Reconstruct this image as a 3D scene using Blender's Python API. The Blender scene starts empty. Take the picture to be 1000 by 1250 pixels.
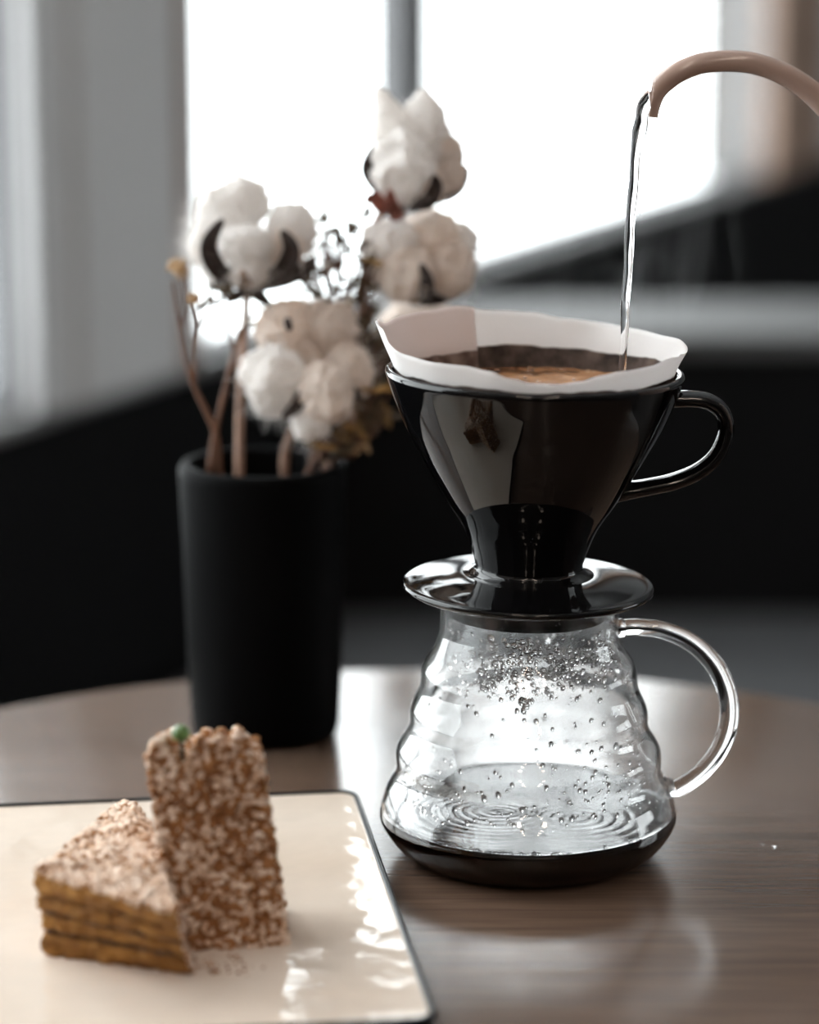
import bpy, bmesh, math, random
from mathutils import Vector, Matrix, noise as mnoise

random.seed(7)
SC = bpy.context.scene
COL = SC.collection
R = math.radians
T = 0.74                       # height of the table top above the floor

# ------------------------------------------------------------------ camera
FPX = 3330.0                   # focal length in pixels of the 1000 x 1250 frame
PITCH = R(12.5)
CAMH = 0.373                   # camera above the table top
cam_d = bpy.data.cameras.new('camera')
cam = bpy.data.objects.new('camera', cam_d)
COL.objects.link(cam)
cam.location = (0, 0, T + CAMH)
cam.rotation_euler = (R(90) - PITCH, 0, 0)
cam_d.sensor_fit = 'HORIZONTAL'
cam_d.sensor_width = 36.0
cam_d.lens = 36.0 * FPX / 1000.0
cam_d.clip_start = 0.02
cam_d.dof.use_dof = True
cam_d.dof.focus_distance = 1.06
cam_d.dof.aperture_fstop = 4.4
SC.camera = cam

# ------------------------------------------------------------------ world, exposure
SC.view_settings.view_transform = 'Standard'
SC.view_settings.look = 'None'
SC.view_settings.gamma = 1.0
SC.view_settings.use_curve_mapping = False
SC.view_settings.exposure = 0.08
wd = bpy.data.worlds.new('overcast_sky')
SC.world = wd
wd.use_nodes = True
bg = wd.node_tree.nodes['Background']
bg.inputs['Color'].default_value = (0.965, 0.985, 1.0, 1)
bg.inputs['Strength'].default_value = 6.5
SC.cycles.max_bounces = 16
SC.cycles.transmission_bounces = 14
SC.cycles.transparent_max_bounces = 16
SC.cycles.diffuse_bounces = 4
SC.cycles.glossy_bounces = 6
SC.cycles.blur_glossy = 0.5
SC.cycles.sample_clamp_indirect = 6.0

# ------------------------------------------------------------------ pixel helpers (photo frame 1000 x 1250)
def ray(u, v):
    a = PITCH + math.atan((v - 625.0) / FPX)
    return a
def ground(u, v, z=0.0):
    """point on the horizontal plane z (above the table) under a photo pixel"""
    y = (CAMH - z) / math.tan(ray(u, v))
    fwd = y * math.cos(PITCH) + (CAMH - z) * math.sin(PITCH)
    return Vector(((u - 500.0) / FPX * fwd, y, T + z))
def upright(u, v, y):
    """point at the known distance y in front of the camera under a photo pixel"""
    d = y * math.tan(ray(u, v))
    fwd = y * math.cos(PITCH) + d * math.sin(PITCH)
    return Vector(((u - 500.0) / FPX * fwd, y, T + CAMH - d))

# ------------------------------------------------------------------ materials
def new_mat(name):
    m = bpy.data.materials.new(name)
    m.use_nodes = True
    nt = m.node_tree
    return m, nt, nt.nodes['Principled BSDF']

def mat(name, col, rough=0.5, metal=0.0, ior=1.5, trans=0.0, var=0.0, vscale=30.0, bump=0.0, bscale=80.0,
        sss=0.0, sheen=0.0, spec=None, col2=None, coat=0.0):
    m, nt, b = new_mat(name)
    b.inputs['Base Color'].default_value = (*col, 1)
    b.inputs['Roughness'].default_value = rough
    b.inputs['Metallic'].default_value = metal
    b.inputs['IOR'].default_value = ior
    b.inputs['Transmission Weight'].default_value = trans
    b.inputs['Coat Weight'].default_value = coat
    if spec is not None:
        b.inputs['Specular IOR Level'].default_value = spec
    if sss:
        b.inputs['Subsurface Weight'].default_value = sss
        b.inputs['Subsurface Radius'].default_value = (0.006, 0.005, 0.004)
    if sheen:
        b.inputs['Sheen Weight'].default_value = sheen
    tc = nt.nodes.new('ShaderNodeTexCoord')
    if var or col2:
        n = nt.nodes.new('ShaderNodeTexNoise')
        n.inputs['Scale'].default_value = vscale
        n.inputs['Detail'].default_value = 5
        nt.links.new(tc.outputs['Object'], n.inputs['Vector'])
        r = nt.nodes.new('ShaderNodeValToRGB')
        c2 = col2 if col2 else tuple(max(0, c * (1 - var)) for c in col)
        c1 = col if col2 else tuple(min(1, c * (1 + var)) for c in col)
        r.color_ramp.elements[0].position = 0.35
        r.color_ramp.elements[1].position = 0.65
        r.color_ramp.elements[0].color = (*c2, 1)
        r.color_ramp.elements[1].color = (*c1, 1)
        nt.links.new(n.outputs['Fac'], r.inputs['Fac'])
        nt.links.new(r.outputs['Color'], b.inputs['Base Color'])
    if bump:
        n2 = nt.nodes.new('ShaderNodeTexNoise')
        n2.inputs['Scale'].default_value = bscale
        n2.inputs['Detail'].default_value = 4
        nt.links.new(tc.outputs['Object'], n2.inputs['Vector'])
        bp = nt.nodes.new('ShaderNodeBump')
        bp.inputs['Strength'].default_value = bump
        bp.inputs['Distance'].default_value = 0.002
        nt.links.new(n2.outputs['Fac'], bp.inputs['Height'])
        nt.links.new(bp.outputs['Normal'], b.inputs['Normal'])
    return m

M = {}
M['wall'] = mat('painted_plaster_wall', (0.66, 0.66, 0.665), 0.8, var=0.05, vscale=3)
M['reveal'] = mat('grey_window_sill', (0.26, 0.26, 0.26), 0.6)
M['groove_shade'] = mat('painted_groove_shade', (0.20, 0.20, 0.20), 0.7)  # dark tone stands in for shade in the pier's grooves
M['brown_trim'] = mat('brown_wood_casing', (0.30, 0.20, 0.15), 0.6, var=0.2, vscale=8)
M['jamb'] = mat('grey_window_jamb', (0.10, 0.10, 0.10), 0.6)
M['ceiling'] = mat('white_ceiling', (0.6, 0.6, 0.6), 0.9)
M['dark_wall'] = mat('grey_painted_wall', (0.22, 0.22, 0.225), 0.8, var=0.1, vscale=2)
M['floor'] = mat('dark_floor', (0.06, 0.05, 0.045), 0.5, var=0.3, vscale=4)
M['frame'] = mat('window_frame_paint', (0.13, 0.13, 0.135), 0.5)
M['bench'] = mat('black_bench_upholstery', (0.004, 0.004, 0.0043), 0.7, bump=0.2, bscale=300, spec=0.1)
M['seat'] = mat('charcoal_seat_upholstery', (0.045, 0.045, 0.047), 0.55, bump=0.2, bscale=300)
M['ledge'] = mat('grey_ledge_paint', (0.085, 0.085, 0.085), 0.65, spec=0.3)
M['table_edge'] = mat('table_edge_wood', (0.11, 0.075, 0.055), 0.4, var=0.2, vscale=40)
M['iron'] = mat('black_iron', (0.015, 0.015, 0.016), 0.45, var=0.1)
M['ceramic'] = mat('glossy_black_ceramic', (0.003, 0.003, 0.0034), 0.03, ior=1.5, spec=0.42)
M['matt_black'] = mat('matt_black_ceramic', (0.0022, 0.0022, 0.0024), 0.55, bump=0.05, bscale=200, spec=0.03)
M['coffee'] = mat('black_coffee', (0.006, 0.0022, 0.001), 0.02, ior=1.33)
M['kettle'] = mat('beige_enamel', (0.45, 0.325, 0.275), 0.07)
M['kettle_inside'] = mat('steel_spout_lining', (0.35, 0.34, 0.33), 0.25, metal=1.0)
M['dark_wood'] = mat('dark_handle_wood', (0.05, 0.03, 0.02), 0.5)
M['water'] = mat('clear_water', (1, 1, 1), 0.0, ior=1.33, trans=1.0)
M['stem'] = mat('dry_brown_stem', (0.30, 0.185, 0.135), 0.7, var=0.35, vscale=120)
M['twig'] = mat('dry_red_brown_twig', (0.13, 0.055, 0.027), 0.7, var=0.3, vscale=150)
M['bract'] = mat('dark_brown_bract', (0.022, 0.011, 0.008), 0.6, var=0.5, vscale=200)
M['bract_in'] = mat('tan_bract_inside', (0.22, 0.12, 0.06), 0.6, var=0.4, vscale=200)
M['bract_red'] = mat('reddish_bract', (0.25, 0.085, 0.06), 0.6, var=0.4, vscale=200)
M['olive'] = mat('dry_olive_bits', (0.075, 0.05, 0.025), 0.7, var=0.5, vscale=200)
M['ochre'] = mat('dry_ochre_bits', (0.22, 0.12, 0.03), 0.7, var=0.5, vscale=200)
M['tan'] = mat('tan_flower_head', (0.50, 0.33, 0.18), 0.7, var=0.3, vscale=200)
M['petal'] = mat('pale_dry_petal', (0.75, 0.72, 0.66), 0.7)
M['green'] = mat('green_garnish', (0.10, 0.19, 0.05), 0.3, var=0.4, vscale=300)
M['bulb'] = None

def cotton_mat(name, col):
    m, nt, b = new_mat(name)
    out = nt.nodes['Material Output']
    b.inputs['Roughness'].default_value = 1.0
    b.inputs['Specular IOR Level'].default_value = 0.05
    b.inputs['Base Color'].default_value = (*col, 1)
    tc = nt.nodes.new('ShaderNodeTexCoord')
    n = nt.nodes.new('ShaderNodeTexNoise'); n.inputs['Scale'].default_value = 220; n.inputs['Detail'].default_value = 6
    bp = nt.nodes.new('ShaderNodeBump'); bp.inputs['Strength'].default_value = 0.6; bp.inputs['Distance'].default_value = 0.002
    nt.links.new(tc.outputs['Object'], n.inputs['Vector'])
    nt.links.new(n.outputs['Fac'], bp.inputs['Height'])
    nt.links.new(bp.outputs['Normal'], b.inputs['Normal'])
    tr = nt.nodes.new('ShaderNodeBsdfTranslucent')
    tr.inputs['Color'].default_value = (*col, 1)
    mx = nt.nodes.new('ShaderNodeMixShader'); mx.inputs['Fac'].default_value = 0.35
    nt.links.new(b.outputs[0], mx.inputs[1]); nt.links.new(tr.outputs[0], mx.inputs[2])
    nt.links.new(mx.outputs[0], out.inputs['Surface'])
    return m
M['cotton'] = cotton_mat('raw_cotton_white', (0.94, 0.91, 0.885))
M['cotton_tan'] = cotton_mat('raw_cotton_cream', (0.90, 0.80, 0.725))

def wood_mat():
    m, nt, b = new_mat('brown_wood_tabletop')
    tc = nt.nodes.new('ShaderNodeTexCoord')
    mp = nt.nodes.new('ShaderNodeMapping')
    mp.inputs['Rotation'].default_value = (0, 0, R(6))
    mp.inputs['Scale'].default_value = (3.0, 45.0, 3.0)
    nt.links.new(tc.outputs['Object'], mp.inputs['Vector'])
    n = nt.nodes.new('ShaderNodeTexNoise'); n.inputs['Scale'].default_value = 4.0; n.inputs['Detail'].default_value = 8
    n.inputs['Distortion'].default_value = 0.8
    nt.links.new(mp.outputs['Vector'], n.inputs['Vector'])
    r = nt.nodes.new('ShaderNodeValToRGB')
    r.color_ramp.elements[0].position = 0.3; r.color_ramp.elements[0].color = (0.092, 0.058, 0.041, 1)
    r.color_ramp.elements[1].position = 0.72; r.color_ramp.elements[1].color = (0.155, 0.100, 0.072, 1)
    nt.links.new(n.outputs['Fac'], r.inputs['Fac'])
    nt.links.new(r.outputs['Color'], b.inputs['Base Color'])
    n3 = nt.nodes.new('ShaderNodeTexNoise'); n3.inputs['Scale'].default_value = 14
    n3.inputs['Detail'].default_value = 6
    nt.links.new(tc.outputs['Object'], n3.inputs['Vector'])
    mr = nt.nodes.new('ShaderNodeMapRange')
    mr.inputs['From Min'].default_value = 0.3; mr.inputs['From Max'].default_value = 0.7
    mr.inputs['To Min'].default_value = 0.15; mr.inputs['To Max'].default_value = 0.24
    nt.links.new(n3.outputs['Fac'], mr.inputs['Value'])
    nt.links.new(mr.outputs['Result'], b.inputs['Roughness'])
    b.inputs['Specular IOR Level'].default_value = 0.45
    bp = nt.nodes.new('ShaderNodeBump'); bp.inputs['Strength'].default_value = 0.12; bp.inputs['Distance'].default_value = 0.001
    nt.links.new(n.outputs['Fac'], bp.inputs['Height'])
    nt.links.new(bp.outputs['Normal'], b.inputs['Normal'])
    return m
M['wood'] = wood_mat()

def plate_mat():
    m, nt, b = new_mat('cream_glaze')
    b.inputs['Base Color'].default_value = (0.70, 0.59, 0.49, 1)
    b.inputs['Roughness'].default_value = 0.06
    tc = nt.nodes.new('ShaderNodeTexCoord')
    n = nt.nodes.new('ShaderNodeTexNoise'); n.inputs['Scale'].default_value = 38; n.inputs['Detail'].default_value = 2
    n0 = nt.nodes.new('ShaderNodeTexNoise'); n0.inputs['Scale'].default_value = 9; n0.inputs['Detail'].default_value = 2
    nt.links.new(tc.outputs['Object'], n.inputs['Vector'])
    nt.links.new(tc.outputs['Object'], n0.inputs['Vector'])
    mul = nt.nodes.new('ShaderNodeMath'); mul.operation = 'MULTIPLY_ADD'
    mul.inputs[1].default_value = 2.5
    nt.links.new(n0.outputs['Fac'], mul.inputs[0]); nt.links.new(n.outputs['Fac'], mul.inputs[2])
    bp = nt.nodes.new('ShaderNodeBump'); bp.inputs['Strength'].default_value = 0.5; bp.inputs['Distance'].default_value = 0.0022
    nt.links.new(mul.outputs[0], bp.inputs['Height'])
    nt.links.new(bp.outputs['Normal'], b.inputs['Normal'])
    r = nt.nodes.new('ShaderNodeValToRGB')
    r.color_ramp.elements[0].position = 0.3; r.color_ramp.elements[0].color = (0.64, 0.52, 0.42, 1)
    r.color_ramp.elements[1].position = 0.7; r.color_ramp.elements[1].color = (0.76, 0.66, 0.57, 1)
    nt.links.new(n0.outputs['Fac'], r.inputs['Fac']); nt.links.new(r.outputs['Color'], b.inputs['Base Color'])
    return m
M['plate'] = plate_mat()
M['plate_edge'] = mat('dark_glazed_edge', (0.004, 0.006, 0.007), 0.3, spec=0.15)

def pane_mat():
    m, nt, b = new_mat('window_pane_glass')
    nt.nodes.remove(b)
    out = nt.nodes['Material Output']
    tr = nt.nodes.new('ShaderNodeBsdfTransparent'); tr.inputs['Color'].default_value = (0.96, 0.98, 0.98, 1)
    gl = nt.nodes.new('ShaderNodeBsdfGlossy'); gl.inputs['Roughness'].default_value = 0.0
    mx = nt.nodes.new('ShaderNodeMixShader')
    mx.inputs['Fac'].default_value = 0.06
    nt.links.new(tr.outputs[0], mx.inputs[1]); nt.links.new(gl.outputs[0], mx.inputs[2])
    nt.links.new(mx.outputs[0], out.inputs['Surface'])
    return m
M['pane'] = pane_mat()

def server_mat():
    """clear borosilicate with a thin mist of condensation in patches"""
    m, nt, b = new_mat('misted_server_glass')
    nt.nodes.remove(b)
    out = nt.nodes['Material Output']
    gl = nt.nodes.new('ShaderNodeBsdfGlass'); gl.inputs['IOR'].default_value = 1.47
    gl.inputs['Roughness'].default_value = 0.0
    df = nt.nodes.new('ShaderNodeBsdfTranslucent'); df.inputs['Color'].default_value = (0.9, 0.92, 0.93, 1)
    tc = nt.nodes.new('ShaderNodeTexCoord')
    mp = nt.nodes.new('ShaderNodeMapping'); mp.inputs['Scale'].default_value = (1, 1, 0.45)
    nt.links.new(tc.outputs['Object'], mp.inputs['Vector'])
    n = nt.nodes.new('ShaderNodeTexNoise'); n.inputs['Scale'].default_value = 60; n.inputs['Detail'].default_value = 5
    nt.links.new(mp.outputs['Vector'], n.inputs['Vector'])
    sx = nt.nodes.new('ShaderNodeSeparateXYZ'); nt.links.new(tc.outputs['Object'], sx.inputs[0])
    mr = nt.nodes.new('ShaderNodeMapRange')
    mr.inputs['From Min'].default_value = 0.016; mr.inputs['From Max'].default_value = 0.04
    nt.links.new(sx.outputs['Z'], mr.inputs['Value'])
    mr2 = nt.nodes.new('ShaderNodeMapRange')
    mr2.inputs['From Min'].default_value = 0.38; mr2.inputs['From Max'].default_value = 0.62
    mr2.inputs['To Min'].default_value = 0.0; mr2.inputs['To Max'].default_value = 0.20
    nt.links.new(n.outputs['Fac'], mr2.inputs['Value'])
    ml = nt.nodes.new('ShaderNodeMath'); ml.operation = 'MULTIPLY'
    nt.links.new(mr.outputs['Result'], ml.inputs[0]); nt.links.new(mr2.outputs['Result'], ml.inputs[1])
    mx = nt.nodes.new('ShaderNodeMixShader')
    nt.links.new(ml.outputs[0], mx.inputs['Fac'])
    nt.links.new(gl.outputs[0], mx.inputs[1]); nt.links.new(df.outputs[0], mx.inputs[2])
    nt.links.new(mx.outputs[0], out.inputs['Surface'])
    return m
M['server'] = server_mat()
def glass_mat(name, ior):
    m, nt, b = new_mat(name)
    nt.nodes.remove(b)
    gl = nt.nodes.new('ShaderNodeBsdfGlass'); gl.inputs['IOR'].default_value = ior; gl.inputs['Roughness'].default_value = 0.0
    nt.links.new(gl.outputs[0], nt.nodes['Material Output'].inputs['Surface'])
    return m
M['glass'] = glass_mat('clear_glass', 1.47)
M['drop'] = glass_mat('water_drop', 1.33)

def paper_mat(name, col, wet_z, w0=(0.045, 0.03, 0.024), w1=(0.20, 0.145, 0.12)):
    """thin white filter paper, brown and soaked below the stain line"""
    m, nt, b = new_mat(name)
    out = nt.nodes['Material Output']
    b.inputs['Roughness'].default_value = 0.9
    tc = nt.nodes.new('ShaderNodeTexCoord')
    sx = nt.nodes.new('ShaderNodeSeparateXYZ'); nt.links.new(tc.outputs['Object'], sx.inputs[0])
    n = nt.nodes.new('ShaderNodeTexNoise'); n.inputs['Scale'].default_value = 55; n.inputs['Detail'].default_value = 3
    nt.links.new(tc.outputs['Object'], n.inputs['Vector'])
    ad = nt.nodes.new('ShaderNodeMath'); ad.operation = 'MULTIPLY_ADD'; ad.inputs[1].default_value = 0.0035
    nt.links.new(n.outputs['Fac'], ad.inputs[0]); nt.links.new(sx.outputs['Z'], ad.inputs[2])
    mr = nt.nodes.new('ShaderNodeMapRange')
    mr.inputs['From Min'].default_value = wet_z + 0.0014; mr.inputs['From Max'].default_value = wet_z + 0.0021
    nt.links.new(ad.outputs[0], mr.inputs['Value'])
    n2 = nt.nodes.new('ShaderNodeTexNoise'); n2.inputs['Scale'].default_value = 90; n2.inputs['Detail'].default_value = 6
    nt.links.new(tc.outputs['Object'], n2.inputs['Vector'])
    wr = nt.nodes.new('ShaderNodeValToRGB')
    wr.color_ramp.elements[0].position = 0.42; wr.color_ramp.elements[0].color = (*w0, 1)
    wr.color_ramp.elements[1].position = 0.7; wr.color_ramp.elements[1].color = (*w1, 1)
    nt.links.new(n2.outputs['Fac'], wr.inputs['Fac'])
    cm = nt.nodes.new('ShaderNodeMix'); cm.data_type = 'RGBA'
    nt.links.new(mr.outputs['Result'], cm.inputs['Factor'])
    nt.links.new(wr.outputs['Color'], cm.inputs[6])
    cm.inputs[7].default_value = (*col, 1)
    nt.links.new(cm.outputs[2], b.inputs['Base Color'])
    bp = nt.nodes.new('ShaderNodeBump'); bp.inputs['Strength'].default_value = 0.25; bp.inputs['Distance'].default_value = 0.0005
    n3 = nt.nodes.new('ShaderNodeTexNoise'); n3.inputs['Scale'].default_value = 600
    nt.links.new(tc.outputs['Object'], n3.inputs['Vector'])
    nt.links.new(n3.outputs['Fac'], bp.inputs['Height']); nt.links.new(bp.outputs['Normal'], b.inputs['Normal'])
    tr = nt.nodes.new('ShaderNodeBsdfTranslucent'); nt.links.new(cm.outputs[2], tr.inputs['Color'])
    mx = nt.nodes.new('ShaderNodeMixShader'); mx.inputs['Fac'].default_value = 0.4
    nt.links.new(b.outputs[0], mx.inputs[1]); nt.links.new(tr.outputs[0], mx.inputs[2])
    nt.links.new(mx.outputs[0], out.inputs['Surface'])
    return m

def foam_mat():
    m, nt, b = new_mat('coffee_foam')
    b.inputs['Roughness'].default_value = 0.25
    tc = nt.nodes.new('ShaderNodeTexCoord')
    n = nt.nodes.new('ShaderNodeTexNoise'); n.inputs['Scale'].default_value = 60; n.inputs['Detail'].default_value = 6
    nt.links.new(tc.outputs['Object'], n.inputs['Vector'])
    r = nt.nodes.new('ShaderNodeValToRGB')
    r.color_ramp.elements[0].position = 0.36; r.color_ramp.elements[0].color = (0.16, 0.065, 0.025, 1)
    r.color_ramp.elements[1].position = 0.62; r.color_ramp.elements[1].color = (0.46, 0.24, 0.12, 1)
    nt.links.new(n.outputs['Fac'], r.inputs['Fac']); nt.links.new(r.outputs['Color'], b.inputs['Base Color'])
    return m
M['foam'] = foam_mat()
M['sponge'] = mat('honey_sponge', (0.42, 0.200, 0.045), 0.85, bump=0.9, bscale=350, col2=(0.22, 0.092, 0.018), vscale=110)
M['filling'] = mat('caramel_filling', (0.05, 0.019, 0.005), 0.6, bump=0.6, bscale=250, col2=(0.16, 0.07, 0.016), vscale=120)
M['crumb'] = mat('cake_crumb', (0.40, 0.19, 0.075), 0.9, col2=(0.22, 0.085, 0.025), vscale=160)
M['crumb_pale'] = mat('sugared_crumb', (0.90, 0.78, 0.68), 0.9, col2=(0.66, 0.45, 0.31), vscale=160)

def emit_mat(name, col, s):
    m, nt, b = new_mat(name)
    b.inputs['Base Color'].default_value = (*col, 1)
    b.inputs['Emission Color'].default_value = (*col, 1)
    b.inputs['Emission Strength'].default_value = s
    return m
M['bulb'] = emit_mat('warm_spot_lamp', (1.0, 0.82, 0.68), 27.0)

# ------------------------------------------------------------------ object helpers
def link(name, me, material=None, parent=None, smooth=True, loc=None):
    o = bpy.data.objects.new(name, me)
    COL.objects.link(o)
    if material is not None and not me.materials:
        me.materials.append(material)
    if smooth:
        me.polygons.foreach_set('use_smooth', [True] * len(me.polygons))
    if parent is not None:
        o.parent = parent
    if loc is not None:
        o.location = loc
    return o
def mesh(name, verts, faces, material=None, parent=None, smooth=True, loc=None):
    me = bpy.data.meshes.new(name)
    me.from_pydata([tuple(v) for v in verts], [], faces)
    me.update()
    return link(name, me, material, parent, smooth, loc)
def from_bm(name, bm, material=None, parent=None, smooth=True, loc=None):
    me = bpy.data.meshes.new(name)
    bmesh.ops.recalc_face_normals(bm, faces=bm.faces[:])
    bm.to_mesh(me); bm.free()
    return link(name, me, material, parent, smooth, loc)
def tag(o, label, cat, group=None):
    o['label'] = label; o['category'] = cat
    if group: o['group'] = group
    return o
def empty(name, loc, label=None, cat=None, group=None, rot=(0, 0, 0)):
    o = bpy.data.objects.new(name, None)
    COL.objects.link(o)
    o.location = loc; o.rotation_euler = rot
    o.empty_display_size = 0.03
    if label: tag(o, label, cat, group)
    return o
def struct(o):
    o['kind'] = 'structure'
    return o
def lathe(prof, seg=96, closed=False):
    """prof: list of (r, z). returns verts, faces; r = 0 end points make poles"""
    vs, fs, rows = [], [], []
    for r, z in prof:
        if r < 1e-7:
            rows.append([len(vs)]); vs.append((0, 0, z))
        else:
            b0 = len(vs)
            for i in range(seg):
                a = 2 * math.pi * i / seg
                vs.append((r * math.cos(a), r * math.sin(a), z))
            rows.append(list(range(b0, b0 + seg)))
    pairs = list(zip(rows[:-1], rows[1:]))
    if closed: pairs.append((rows[-1], rows[0]))
    for A, B in pairs:
        if len(A) == 1 and len(B) == 1: continue
        for i in range(seg):
            j = (i + 1) % seg
            if len(A) == 1: fs.append((A[0], B[j], B[i]))
            elif len(B) == 1: fs.append((A[i], A[j], B[0]))
            else: fs.append((A[i], A[j], B[j], B[i]))
    return vs, fs
def lathe_obj(name, prof, material, parent=None, seg=96, closed=False, loc=None):
    vs, fs = lathe(prof, seg, closed)
    bm = bmesh.new()
    bv = [bm.verts.new(v) for v in vs]
    for f in fs:
        try: bm.faces.new([bv[i] for i in f])
        except ValueError: pass
    return from_bm(name, bm, material, parent, True, loc)
def catmull(pts, n=8):
    """pts: list of tuples of equal length, interpolated smoothly"""
    out = []
    P = [pts[0]] + list(pts) + [pts[-1]]
    for i in range(1, len(P) - 2):
        p0, p1, p2, p3 = P[i - 1], P[i], P[i + 1], P[i + 2]
        for k in range(n):
            t = k / n
            out.append(tuple(0.5 * ((2 * b) + (c - a) * t + (2 * a - 5 * b + 4 * c - d) * t * t + (3 * b - a - 3 * c + d) * t ** 3)
                             for a, b, c, d in zip(p0, p1, p2, p3)))
    out.append(tuple(pts[-1]))
    return out
def sweep(bm, pts, rad, seg=12, flat=1.0, cap=True, up=None, twist=0.0):
    """tube along pts; rad a number or list; flat scales the second axis"""
    pts = [Vector(p) for p in pts]
    n = len(pts)
    if not isinstance(rad, (list, tuple)): rad = [rad] * n
    rings = []
    prev = Vector(up) if up else None
    for i, p in enumerate(pts):
        d = (pts[min(i + 1, n - 1)] - pts[max(i - 1, 0)])
        if d.length < 1e-9: d = Vector((0, 0, 1))
        d.normalize()
        if prev is None:
            prev = Vector((0, 1, 0)) if abs(d.y) < 0.9 else Vector((1, 0, 0))
        a = prev - d * prev.dot(d)
        if a.length < 1e-6: a = d.orthogonal()
        a.normalize(); prev = a
        b = d.cross(a)
        tw = twist * i / max(1, n - 1)
        fl = flat[i] if isinstance(flat, (list, tuple)) else flat
        ring = []
        for k in range(seg):
            t = 2 * math.pi * k / seg
            x, y = math.cos(t) * rad[i], math.sin(t) * rad[i] * fl
            x, y = x * math.cos(tw) - y * math.sin(tw), x * math.sin(tw) + y * math.cos(tw)
            ring.append(bm.verts.new(p + a * x + b * y))
        rings.append(ring)
    for A, B in zip(rings[:-1], rings[1:]):
        for k in range(seg):
            j = (k + 1) % seg
            bm.faces.new((A[k], A[j], B[j], B[k]))
    if cap:
        bm.faces.new(list(reversed(rings[0]))); bm.faces.new(rings[-1])
    return rings
def tube_obj(name, pts, rad, material, parent=None, seg=12, flat=1.0, up=None, twist=0.0):
    bm = bmesh.new()
    sweep(bm, pts, rad, seg, flat, True, up, twist)
    return from_bm(name, bm, material, parent)
def box_bm(bm, x0, x1, y0, y1, z0, z1):
    vs = [bm.verts.new((x, y, z)) for z in (z0, z1) for x, y in ((x0, y0), (x1, y0), (x1, y1), (x0, y1))]
    for f in ((0, 3, 2, 1), (4, 5, 6, 7), (0, 1, 5, 4), (1, 2, 6, 5), (2, 3, 7, 6), (3, 0, 4, 7)):
        bm.faces.new([vs[i] for i in f])
def box(name, x0, x1, y0, y1, z0, z1, material, parent=None, bev=0.0, segs=2):
    bm = bmesh.new()
    box_bm(bm, x0, x1, y0, y1, z0, z1)
    if bev:
        bmesh.ops.bevel(bm, geom=bm.edges[:], offset=bev, segments=segs, affect='EDGES', profile=0.5)
    return from_bm(name, bm, material, parent, smooth=False)

# ------------------------------------------------------------------ the room
# window wall: oblique, running from the near left to the far right; local x along it, local y outwards
SILL = -0.02                                    # top of the low wall, relative to the table top
A0 = ground(0, 520, SILL); A1 = ground(850, 240, SILL)
UX = (A1 - A0).normalized()
PHI = math.atan2(UX.y, UX.x)
def wall_root():
    return (A0.x, A0.y, 0.0), (0, 0, PHI)
def place(o):
    o.location = (A0.x, A0.y, 0.0); o.rotation_euler = (0, 0, PHI)
    return o
def t_of(u, yl, z=0.1):
    """distance along the wall of photo column u on the vertical plane at local y = yl"""
    o = Vector((A0.x - math.sin(PHI) * yl, A0.y + math.cos(PHI) * yl))
    k = (u - 500.0) / FPX
    # x = k*(y*cosP + (CAMH-z)*sinP), along o + t*UX
    c, s = math.cos(PITCH), (CAMH - z) * math.sin(PITCH)
    return (k * (o.y * c + s) - o.x) / (UX.x - k * UX.y * c)
TH = 0.13                                       # wall thickness
t_prev_end = t_of(50, 0.0)
t1s = t_of(236, 0.0)
t1e = t_of(852, TH)
tm0, tm1 = t_of(470, 0.10), t_of(514, 0.10)
tfar = t1e + 3.2
WTOP = 2.35
ZS = T + SILL
HC = 2.75
# panels of the wall
for nm, a, b_, z0, z1 in (('wall_window', t_prev_end, t1s, ZS, WTOP), ('wall_window', t1e, tfar, ZS, WTOP),
                          ('wall_window', -5.0, -1.45, ZS, WTOP),
                          ('wall_window', -5.0, tfar, WTOP, HC)):
    struct(place(box(nm, a, b_, 0, TH, z0, z1, M['wall'])))
# low wall under the windows, black panelled
struct(place(box('wall_low', -5.0, tfar, 0.0, 0.045, 0, ZS - 0.012, M['bench'])))
# pilaster casing on the pier
ta, tb = t_of(100, -0.012), t_of(232, -0.012)
struct(place(box('trim_1', ta, t1s - 0.004, -0.012, 0.0, ZS, WTOP, M['wall'])))
struct(place(box('trim_2', t_of(52, -0.006), t_of(88, -0.006), -0.006, 0.0, ZS, WTOP, M['wall'])))
struct(place(box('trim_shade_4', t_of(44, -0.004), t_of(54, -0.004), -0.004, 0.0, ZS, WTOP, M['groove_shade'])))  # painted shade line on the pier, no real recess here
struct(place(box('trim_shade_5', t_of(90, -0.004), t_of(104, -0.004), -0.004, 0.0, ZS, WTOP, M['groove_shade'])))  # second strip of groove shade, put in as dark colour
struct(place(box('trim_6', t_of(227, -0.016), t_of(235, -0.016), -0.016, 0.0, ZS, WTOP, M['brown_trim'])))
tq = t_of(945, -0.02)
struct(place(box('trim_7', tq, tq + 0.35, -0.02, 0.0, ZS, WTOP, M['brown_trim'])))
# sill
struct(place(box('trim_3', -5.0, tfar, 0.002, 0.05, ZS - 0.012, ZS, M['reveal'], bev=0.003)))
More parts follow.
